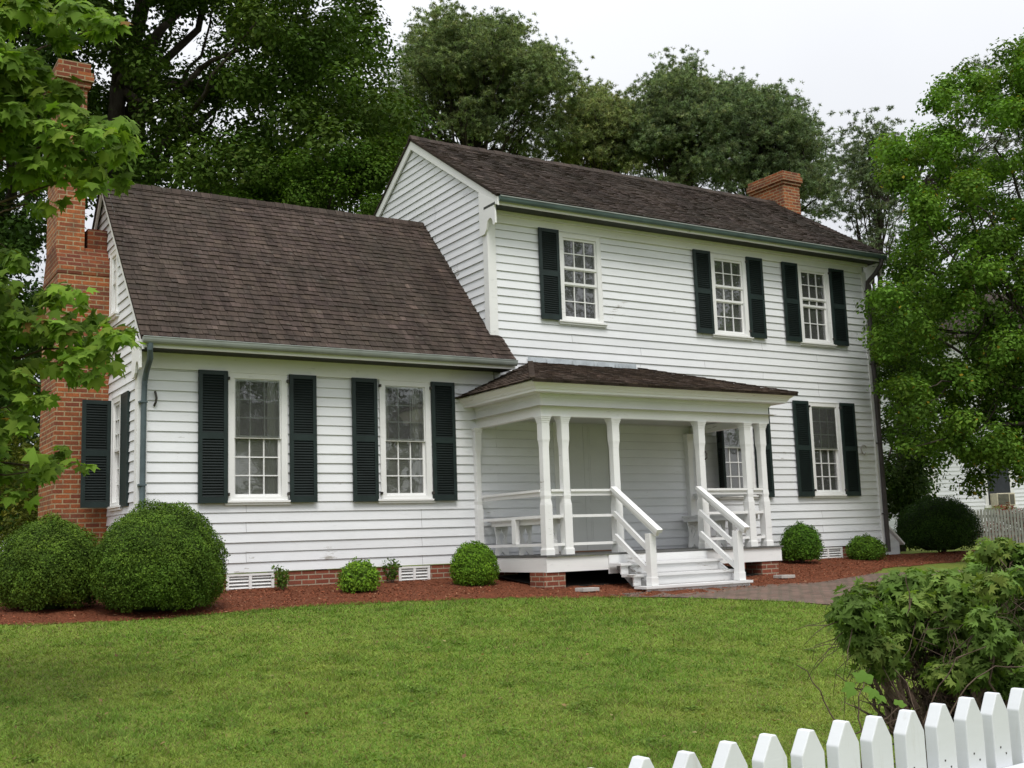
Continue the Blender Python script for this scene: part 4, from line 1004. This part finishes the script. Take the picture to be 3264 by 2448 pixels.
ES = [(1893, 1120), (1900, 900), (1905, 760), (1915, 640), (1935, 560), (1985, 600), (2000, 800), (1998, 1000), (2000, 1120)]
p0 = at(1945, 1185, 27)
tree('evergreen_tree', 'dark narrow evergreen between the two white houses', 'tree', ES, 80, 25.5, 28.5, .5, 260, SLEAF, .10, DARKG, (.04, .078, .018), (p0[0], p0[1]), at(1950, 800, 27), BARKG, 73, .12, nl=8)

# far woods that close the view behind everything
g2 = np.random.default_rng(77); n = 420; C = []
for i in range(n):
    u = g2.uniform(-500, 2800); t = g2.uniform(58, 74); C.append(at(u, 1170 - g2.uniform(0, 1)**1.2*(330+80*math.sin(u*.011)), t))
C = np.array(C); o = foliage('distant_woods', None, C, g2.uniform(1.4, 2.6, n), 120, LEAF, .5, DARKG, (.030, .055, .022), seed=79)
tag(o, 'distant woods behind the houses', 'woods', kind='stuff')
# yard shrubs at the far left
def shrub_mass(name, lab, poly, n, d0, d1, r, per, size, base, seed, cat='shrub', m=BRIGHT):
    C, Rr = clumps_in(poly, n, d0, d1, r, seed); c = C.mean(0); loc = np.array([c[0], c[1], float(gz(c[0], c[1]))]); root = empty(name, loc); tag(root, lab, cat)
    foliage('foliage', root, C, Rr, per, SLEAF, size, m, base, seed=seed, loc=loc)
    mb = MB(); g = random.Random(seed)
    for i in range(9): q = C[g.randrange(len(C))]; limb(mb, loc + (g.uniform(-.2, .2), g.uniform(-.2, .2), -.05), q, .03, .008, seed+i, 5, .08)
    mb.v = [tuple(np.array(v)-loc) for v in mb.v]; mb.build('stems', TWIG, root)
    return root
shrub_mass('loose_shrub', 'loose yellowish green shrub far left behind the round bushes', [(-140, 930), (60, 900), (92, 1000), (96, 1130), (70, 1250), (-140, 1250)], 70, 17.5, 20, .34, 170, .07, (.085, .105, .018), 81)

# boxwoods ------------------------------------------------------------
def boxwood(name, lab, x, y, rx, rz, seed, base=(.082, .148, .020), leaf=.026, n=16000, group=None, lumps=.07, stem=.0, flat_bottom=.75, cat='bush', up=.3):
    z = float(gz(x, y)); root = empty(name, (x, y, z)); tag(root, lab, cat, group); g = np.random.default_rng(seed)
    d = g.normal(0, 1, (n, 3)); d /= np.linalg.norm(d, axis=1, keepdims=True)
    low = d[:, 2] < -flat_bottom; d[low, 2] *= .6
    def rad(d):
        q = 1 + lumps*(np.sin(d[:, 0]*7+seed)*np.cos(d[:, 1]*6+seed*2)+.7*np.sin(d[:, 2]*9+seed)*np.cos(d[:, 0]*11)) + lumps*.55*np.sin(d[:, 0]*17+3*seed)*np.sin(d[:, 1]*15+d[:, 2]*13+seed)+ .028*np.sin(d[:, 2]*29+seed)*np.sin(d[:, 0]*31+d[:, 1]*27)
        return q
    rr = rad(d)*(1 - .16*g.random(n)**1.5 + .014*g.normal(0, 1, n)*(1+3*(lumps > .09)))
    zc = rz*.82 + stem; pos = d*rr[:, None]*np.array([rx, rx, rz]); pos[:, :2] *= (1+.14*np.clip(-d[:, 2:3], 0, 1)**.7-.07*np.clip(d[:, 2:3], 0, 1)); pos[:, 2] += zc; pos[:, 2] = np.maximum(pos[:, 2], stem*.8+.02)
    nr = d*.9 + g.normal(0, .5, (n, 3)) + np.array([0, 0, up])
    V, Fo = scatter(SLEAF[0], SLEAF[1], pos, nr, g.uniform(0, 6.28, n), leaf*g.uniform(.7, 1.3, n))
    depth_t = g.uniform(.6, 1.35, n); patch = 1+.22*np.sin(d[:, 0]*5+seed)*np.sin(d[:, 2]*6+d[:, 1]*4)
    col = (depth_t*patch)[:, None]*np.array(base); newg = g.random(n) < .12; col[newg] *= (1.5, 1.35, 1.1)
    big_mesh('foliage', V, Fo, BOXM, root, tint=np.repeat(col, 4, 0))
    # dense inner twig mass
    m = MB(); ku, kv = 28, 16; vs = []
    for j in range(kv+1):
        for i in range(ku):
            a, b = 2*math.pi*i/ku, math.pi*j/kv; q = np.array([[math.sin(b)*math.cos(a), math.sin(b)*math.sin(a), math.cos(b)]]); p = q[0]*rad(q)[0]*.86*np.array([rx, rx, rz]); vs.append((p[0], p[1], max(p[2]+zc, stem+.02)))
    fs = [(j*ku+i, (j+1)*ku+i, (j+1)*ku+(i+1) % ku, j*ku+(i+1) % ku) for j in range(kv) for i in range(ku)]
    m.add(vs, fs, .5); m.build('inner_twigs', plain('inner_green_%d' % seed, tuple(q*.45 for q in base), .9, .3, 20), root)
    m = MB(); g_ = random.Random(seed)
    for i in range(5): limb(m, (g_.uniform(-.05, .05), g_.uniform(-.05, .05), -.03), (g_.uniform(-.5, .5)*rx, g_.uniform(-.5, .5)*rx, zc*.8), .022, .01, seed+i, 4, .05)
    m.build('stems', TWIG, root)
boxwood('boxwood', 'largest clipped round boxwood in front of the wing corner', -.12, -1.62, .745, .705, 3, n=62000, lumps=.045, group='boxwood bushes along the house')
boxwood('boxwood', 'large round boxwood at the far left in front of the chimney', -1.22, -.85, .60, .60, 5, n=44000, lumps=.05, base=(.084, .146, .020), group='boxwood bushes along the house')
boxwood('boxwood', 'bright round small boxwood at the left corner of the porch', 4.52, -.95, .34, .355, 7, (.125, .245, .022), .028, 9000, 'boxwood bushes along the house', .05)
boxwood('boxwood', 'bright spiky small boxwood between the two foundation vents of the wing', 2.70, -1.0, .265, .235, 9, (.145, .27, .026), .036, 2600, 'boxwood bushes along the house', .12, .02)
boxwood('boxwood', 'rounded boxwood just right of the porch', 11.62, -.5, .37, .375, 11, (.08, .175, .02), .032, 9000, 'boxwood bushes along the house', .08, .06)
boxwood('boxwood', 'low bright boxwood near the right corner of the house', 13.3, -.5, .33, .25, 13, (.095, .19, .022), .034, 7000, 'boxwood bushes along the house', .10, .02)
boxwood('boxwood', 'big dark wide boxwood beyond the right corner of the house', 16.45, .25, .82, .62, 15, (.035, .075, .014), .036, 26000, 'boxwood bushes along the house', .05, .05)

def sprig(name, lab, x, y, h, r, n, base, seed, group=None):
    """young plant: upright stems with leaves"""
    z = float(gz(x, y)) + .03; root = empty(name, (x, y, z)); tag(root, lab, 'plant', group); g = random.Random(seed); m = MB(); P = []; D = []
    for i in range(n):
        a = g.uniform(0, 6.28); rr_ = r*math.sqrt(g.random()); tip = (rr_*math.cos(a), rr_*math.sin(a), h*g.uniform(.6, 1)); p = limb(m, (rr_*.2*math.cos(a), rr_*.2*math.sin(a), -.03), tip, .004, .0015, seed+i, 5, .05, k=4)
        for q in p[2:]:
            for _ in range(5): P.append(q+np.array([g.uniform(-.02, .02) for _ in range(3)])); D.append((g.uniform(-1, 1), g.uniform(-1, 1), g.uniform(0, 1)))
    m.build('stems', TWIG, root); P = np.array(P); gg = np.random.default_rng(seed)
    V, Fo = scatter(SLEAF[0], SLEAF[1], P, np.array(D), gg.uniform(0, 6.28, len(P)), .045*gg.uniform(.7, 1.3, len(P)))
    col = np.array(base)*gg.uniform(.6, 1.4, (len(P), 1)); big_mesh('foliage', V, Fo, BRIGHT, root, tint=np.repeat(col, 4, 0))
sprig('seedling', 'small upright sprig in front of the wider foundation vent', 1.86, -.32, .31, .16, 16, (.10, .17, .03), 201, 'young sprigs in the mulch')
sprig('seedling', 'small upright sprig beside the narrower foundation vent', 3.55, -.22, .33, .17, 16, (.09, .16, .03), 202, 'young sprigs in the mulch')

# ------------------------------------------------------------------ near maple, leaves hanging in from the left
mp = [(60, 30, 95, 55), (175, 45, 85, 60), (235, 70, 35, 45), (30, 130, 70, 50), (100, 185, 95, 55), (35, 260, 75, 60), (150, 275, 90, 60), (232, 300, 62, 62), (255, 255, 42, 38), (185, 372, 80, 42), (60, 350, 90, 60), (255, 372, 42, 40), (90, 440, 75, 32), (15, 555, 38, 36), (115, 640, 70, 34), (50, 690, 60, 40), (150, 700, 60, 34), (222, 742, 66, 42), (272, 715, 30, 34), (205, 690, 50, 26), (120, 775, 70, 28), (190, 805, 60, 30), (45, 800, 55, 34), (70, 860, 60, 36), (25, 915, 50, 40), (120, 985, 80, 28), (60, 1015, 80, 34), (175, 1000, 36, 22), (40, 1070, 45, 25), (150, 330, 60, 50), (165, 402, 45, 22), (130, 240, 60, 40), (115, 720, 70, 40), (232, 785, 40, 24), (160, 760, 50, 30), (170, 640, 46, 26), (-90, 200, 130, 200), (-90, 700, 120, 150), (-90, 980, 100, 80)]
ft = at(-520, 1300, 8.6); loc = np.array([ft[0], ft[1], float(gz(ft[0], ft[1]))]); root = empty('maple_tree', loc)
tag(root, 'maple tree with large lobed leaves hanging into the left side in the foreground', 'maple tree')
C = []; Rr = []; g3 = np.random.default_rng(5)
for (u, v, rx, ry) in mp:
    k = max(1, int(rx*ry/(820 if v < 480 else 480))) 
    for i in range(k*2):
        a = g3.uniform(0, 6.28); q = math.sqrt(g3.random())*.72; t = 7.6+g3.uniform(-.55, .75)
        C.append(at(u+rx*q*math.cos(a), v+ry*q*math.sin(a), t)); Rr.append(min(rx, ry)*.5/320*g3.uniform(.8, 1.2))
C = np.array(C); Rr = np.array(Rr)
foliage('crown', root, C, Rr, 33, MAPLE, .088, MAPM, (.145, .25, .036), seed=9, loc=loc, droop=1, odd=(.20, .11, .035), oddp=.012, shell=.2, tint=(.6, 1.3))
mb = MB(); top = at(-500, 100, 8.3); tp = limb(mb, loc-(0, 0, .2), top, .17, .10, 3, 8, .02)
mb.v = [tuple(np.array(v)-loc) for v in mb.v]; mb.build('trunk', BARKG, root, smooth=True)
lm = MB()
for k, (u, v) in enumerate([(210, 60), (240, 290), (200, 370), (100, 200), (20, 560), (230, 740), (150, 700), (170, 1000), (60, 1020), (60, 860), (60, 440)]):
    e = at(u, v, 7.7); st = tp[[7, 6, 5, 6, 4, 4, 4, 3, 3, 3, 5][k]]; mid = st+(e-st)*.5+np.array([0, 0, -.05]); limb(lm, st, mid, .035, .016, 300+k, 5, .04); pp = limb(lm, mid, e, .016, .004, 400+k, 6, .04)
    for q in pp[1:-1]:
        j = int(np.argmin(np.linalg.norm(C-q, axis=1)+g3.uniform(0, .25, len(C)))); limb(lm, q, C[j], .005, .002, 500+j, 4, .06, k=5)
lm.v = [tuple(np.array(v)-loc) for v in lm.v]; lm.build('limbs', TWIG, root, smooth=True)

# ------------------------------------------------------------------ shrub behind the fence, lower right
SH = [(1828, 1335), (1850, 1300), (1900, 1275), (1950, 1262), (2000, 1240), (2060, 1228), (2110, 1200), (2170, 1188), (2212, 1180), (2420, 1150), (2420, 1420), (2300, 1400), (2212, 1390), (2100, 1370), (2010, 1400), (1950, 1420), (1880, 1440), (1845, 1420)]
base_p = at(2140, 1640, 4.9); loc = np.array([base_p[0], base_p[1], float(gz(base_p[0], base_p[1]))]); root = empty('leafy_shrub', loc)
tag(root, 'big shrub with narrow-lobed leaves and bare twisted stems behind the white pickets', 'shrub')
C, Rr = clumps_in(SH, 90, 4.5, 6.0, .11, 91)
C2, R2 = clumps_in([(2130, 1380), (2420, 1380), (2420, 1500), (2160, 1450)], 16, 4.4, 5.2, .09, 92)
C3, R3 = clumps_in([(1850, 1390), (2000, 1410), (2212, 1420), (2300, 1420), (2300, 1500), (2080, 1480), (1900, 1455)], 30, 4.5, 5.2, .075, 93)
C = np.concatenate([C, C2, C3]); Rr = np.concatenate([Rr, R2, R3])
foliage('foliage', root, C, Rr, 150, PALM, .040, BRIGHT, (.125, .205, .048), seed=95, loc=loc, shell=.05, upw=.45, tint=(.6, 1.3), flat=.7)
CB, RB = clumps_in([(1900, 1395), (2420, 1370), (2420, 1560), (2010, 1545), (1925, 1460)], 90, 4.8, 5.9, .10, 97)
foliage('dead_twigs', root, CB, RB, 70, SLEAF, .032, TWIGL, (.085, .062, .046), seed=98, loc=loc, shell=.0, tint=(.4, 1.5), odd=(.05, .09, .02), oddp=.12)
mb = MB(); g4 = random.Random(8)
for i in range(60):
    q = C[g4.randrange(len(C))]; st = loc + (g4.uniform(-.25, .25), g4.uniform(-.15, .15), -.05); mid = st + (q-st)*np.array([.62, .62, .5]) + np.array([0, 0, .08]); r0 = g4.uniform(.012, .034)
    limb(mb, st, mid, r0, r0*.6, 600+i, 6, .07); limb(mb, mid, q, r0*.6, .003, 640+i, 6, .09)
    for j in range(3): e = mid + np.array([g4.uniform(-.35, .35), g4.uniform(-.3, .3), g4.uniform(-.12, .35)]); limb(mb, mid, e, r0*.35, .0015, 700+i*3+j, 5, .12, k=4)
for i in range(700):   # fine dead twigs
    q = (C if i % 2 else CB)[g4.randrange(len(CB))]; e = q + np.array([g4.uniform(-.25, .25), g4.uniform(-.2, .2), g4.uniform(-.35, -.02)]); limb(mb, q, e, .003, .001, 900+i, 4, .12, k=4)
mb.v = [tuple(np.array(v)-loc) for v in mb.v]; mb.build('stems', TWIG, root, smooth=True)

# vine with big lobed leaves poking over the pickets
vp = at(1865, 1600, 3.7); loc = np.array([vp[0], vp[1], float(gz(vp[0], vp[1]))]); root = empty('wild_vine', loc)
tag(root, 'thin wild vine with a few bright lobed leaves rising behind the pickets', 'vine')
mb = MB(); LP = []
for k, pts in enumerate([[(1865, 1700), (1862, 1580), (1855, 1500), (1868, 1478)], [(1865, 1700), (1900, 1560), (1935, 1530), (1945, 1520)], [(1830, 1680), (1803, 1562), (1770, 1490), (1725, 1435)], [(2040, 1560), (2090, 1480), (2150, 1440), (2230, 1435)], [(1995, 1560), (2030, 1480), (2070, 1420), (2130, 1400)], [(1970, 1290), (1960, 1330), (1965, 1280), (1955, 1240)], [(1790, 1610), (1850, 1585), (1930, 1560), (1990, 1530)]]):
    P3 = [at(u, v, 4.0+.1*k-.3*(k in (0, 1, 2))) for u, v in pts]; q = []
    for a, b in zip(P3, P3[1:]): q += [a+(b-a)*s for s in (0, .33, .66)]
    q.append(P3[-1]); mb.tube([p + np.array([random.uniform(-.006, .006) for _ in range(3)]) for p in q], [.0035*(1-.6*i/len(q)) for i in range(len(q))], 5)
mb.v = [tuple(np.array(v)-loc) for v in mb.v]; mb.build('stems', TWIG, root)
LL = [(1848, 1486, .046), (1868, 1474, .052), (1886, 1486, .045), (1901, 1500, .036), (1940, 1524, .032)]
P3 = np.array([at(u, v, 3.75) for u, v, s in LL]) - loc; nr = np.array([-_F + np.array([random.uniform(-.5, .5), random.uniform(-.3, .3), 1.0]) for _ in LL])
V, Fo = scatter(VINE[0], VINE[1], P3, nr, rng.uniform(0, 6.28, len(LL)), np.array([s for _, _, s in LL])*1.1)
big_mesh('leaves', V, Fo, BRIGHT, root, tint=np.tile(np.array([[.13, .23, .042]]), (len(V), 1)))

# ------------------------------------------------------------------ neighbour's place, far right
nb = at(2001, 1100, 39); NX, NY = nb[0], nb[1]; ang = -YAW + .10
root = empty('neighbour_house', (NX, NY, -.25), ang); tag(root, 'white clapboard neighbouring house seen through the leaves at the far right', 'house')
mb = siding('Y', 0, -1, lambda z: (0.16, 9), 0.35, 7.2); 
for s_ in [siding('X', 0, -1, lambda z: (0, 7), .35, 7.2)]: mb.add(s_.v, s_.f)
mb.v = [(x, y, z) for x, y, z in mb.v]; mb.build('wall', WHITE, root)
m = MB(); m.box(0, .42, -.05, .0, .3, 7.25); m.build('corner_board', WHITE2, root)
m = MB(); m.box(.0, 9, .01, 7, -.2, .345); m.build('foundation', BRICKD, root)
m = MB(); m.prism([(-.35, 7.15), (7.35, 7.15), (3.5, 9.6)], 'X', -.3, 9.3, .8); m.build('roof', SHING, root)
m = MB(); m.box(2.15, 2.27, -.05, 0, 1.25, 3.4); m.box(3.10, 3.22, -.05, 0, 1.25, 3.4); m.box(2.27, 3.10, -.048, 0, 3.28, 3.4); m.box(2.1, 3.3, -.09, 0, 1.15, 1.249); w_ = m.build('window', WHITE2, root)
m = MB(); m.box(2.27, 3.10, -.03, -.026, 1.25, 3.28); m.build('glass', plain('dark_pane', (.03, .035, .04), .1), w_)
a_ = empty('air_conditioner', (0, 0, 0)); a_.parent = None
c_, s_ = math.cos(ang), math.sin(ang); q = np.array([NX + 2.66*c_ + .25*s_, NY + 2.66*s_ - .25*c_, -.25+1.42]); a_.location = q; a_.rotation_euler = (0, 0, ang)
tag(a_, 'beige boxy air conditioner set in the window of the neighbouring house', 'air conditioner')
ACM = plain('aged_plastic', (.55, .50, .38), .5)
m = MB(); m.box(-.33, .33, -.25, .30, -.22, .22); m.build('case', ACM, a_, bevel=.015)
m = MB()
for i in range(9): m.box(-.29, .10, -.262, -.2515, -.18+i*.042, -.155+i*.042)
m.build('grille', plain('ac_grille', (.07, .07, .06), .5), a_)
m = MB(); m.box(.14, .29, -.262, -.2515, -.17, .17); m.build('control_panel', plain('ac_panel', (.12, .11, .09), .5), a_)
# grey back-yard fence
f0 = at(2070, 1190, 33); fr = empty('yard_fence', (f0[0], f0[1], -.25), ang+.05); tag(fr, 'weathered grey wooden picket fence in front of the neighbouring house', 'fence')
FG = plain('weathered_grey_wood', (.20, .20, .18), .85, .3, 6)
for i in range(52):
    m = MB(); h_ = 1.02+random.uniform(-.03, .03); c = i*.105; m.prism([(c-.036, .0), (c+.036, .0), (c+.036, h_-.05), (c, h_), (c-.036, h_-.05)], 'Y', 0, .02, random.uniform(.8, 1.15)); m.build('picket', FG, fr)
for z in (.25, .78): m = MB(); m.box(-.1, 5.5, .0205, .06, z, z+.08); m.build('rail', FG, fr)
shrub_mass('azalea', 'small pink flowering shrub above the grey fence near the neighbouring house', [(2135, 1120), (2170, 1098), (2230, 1105), (2250, 1135), (2230, 1160), (2140, 1150)], 14, 34.5, 35.5, .28, 120, .08, (.16, .05, .045), 83, 'flowering shrub')

# trees across the street, behind the viewer: the old panes mirror them
def street_tree(x, y, h, r, seed, lab):
    loc = np.array([x, y, float(gz(x, y))]); root = empty('street_tree', loc); tag(root, lab, 'tree', 'trees across the street'); g = np.random.default_rng(seed)
    n = 90; d = g.normal(0, 1, (n, 3)); d /= np.linalg.norm(d, axis=1, keepdims=True)
    C = loc + np.array([0, 0, h*.62]) + d*(g.random((n, 1))**.5)*np.array([r, r, h*.36]); foliage('crown', root, C, g.uniform(.7, 1.2, n), 90, LEAF, .24, DARKG, (.035, .075, .015), seed=seed, loc=loc)
    m = MB(); limb(m, (0, 0, -.2), (0, 0, h*.6), .3, .15, seed)
    for i in range(12): limb(m, (0, 0, h*.35), C[i]-loc, .12, .03, seed+i)
    m.build('trunk', BARKG, root)
street_tree(13, -31, 12, 4.5, 301, 'leafy street tree mirrored in the left panes of the wing')
street_tree(20, -33, 13, 5, 302, 'street tree mirrored in the right panes of the wing')
street_tree(29, -30, 18, 6, 303, 'tall street tree mirrored in the pane above the porch roof')
street_tree(41, -27, 18, 6, 304, 'broad street tree mirrored in the far right upper panes')
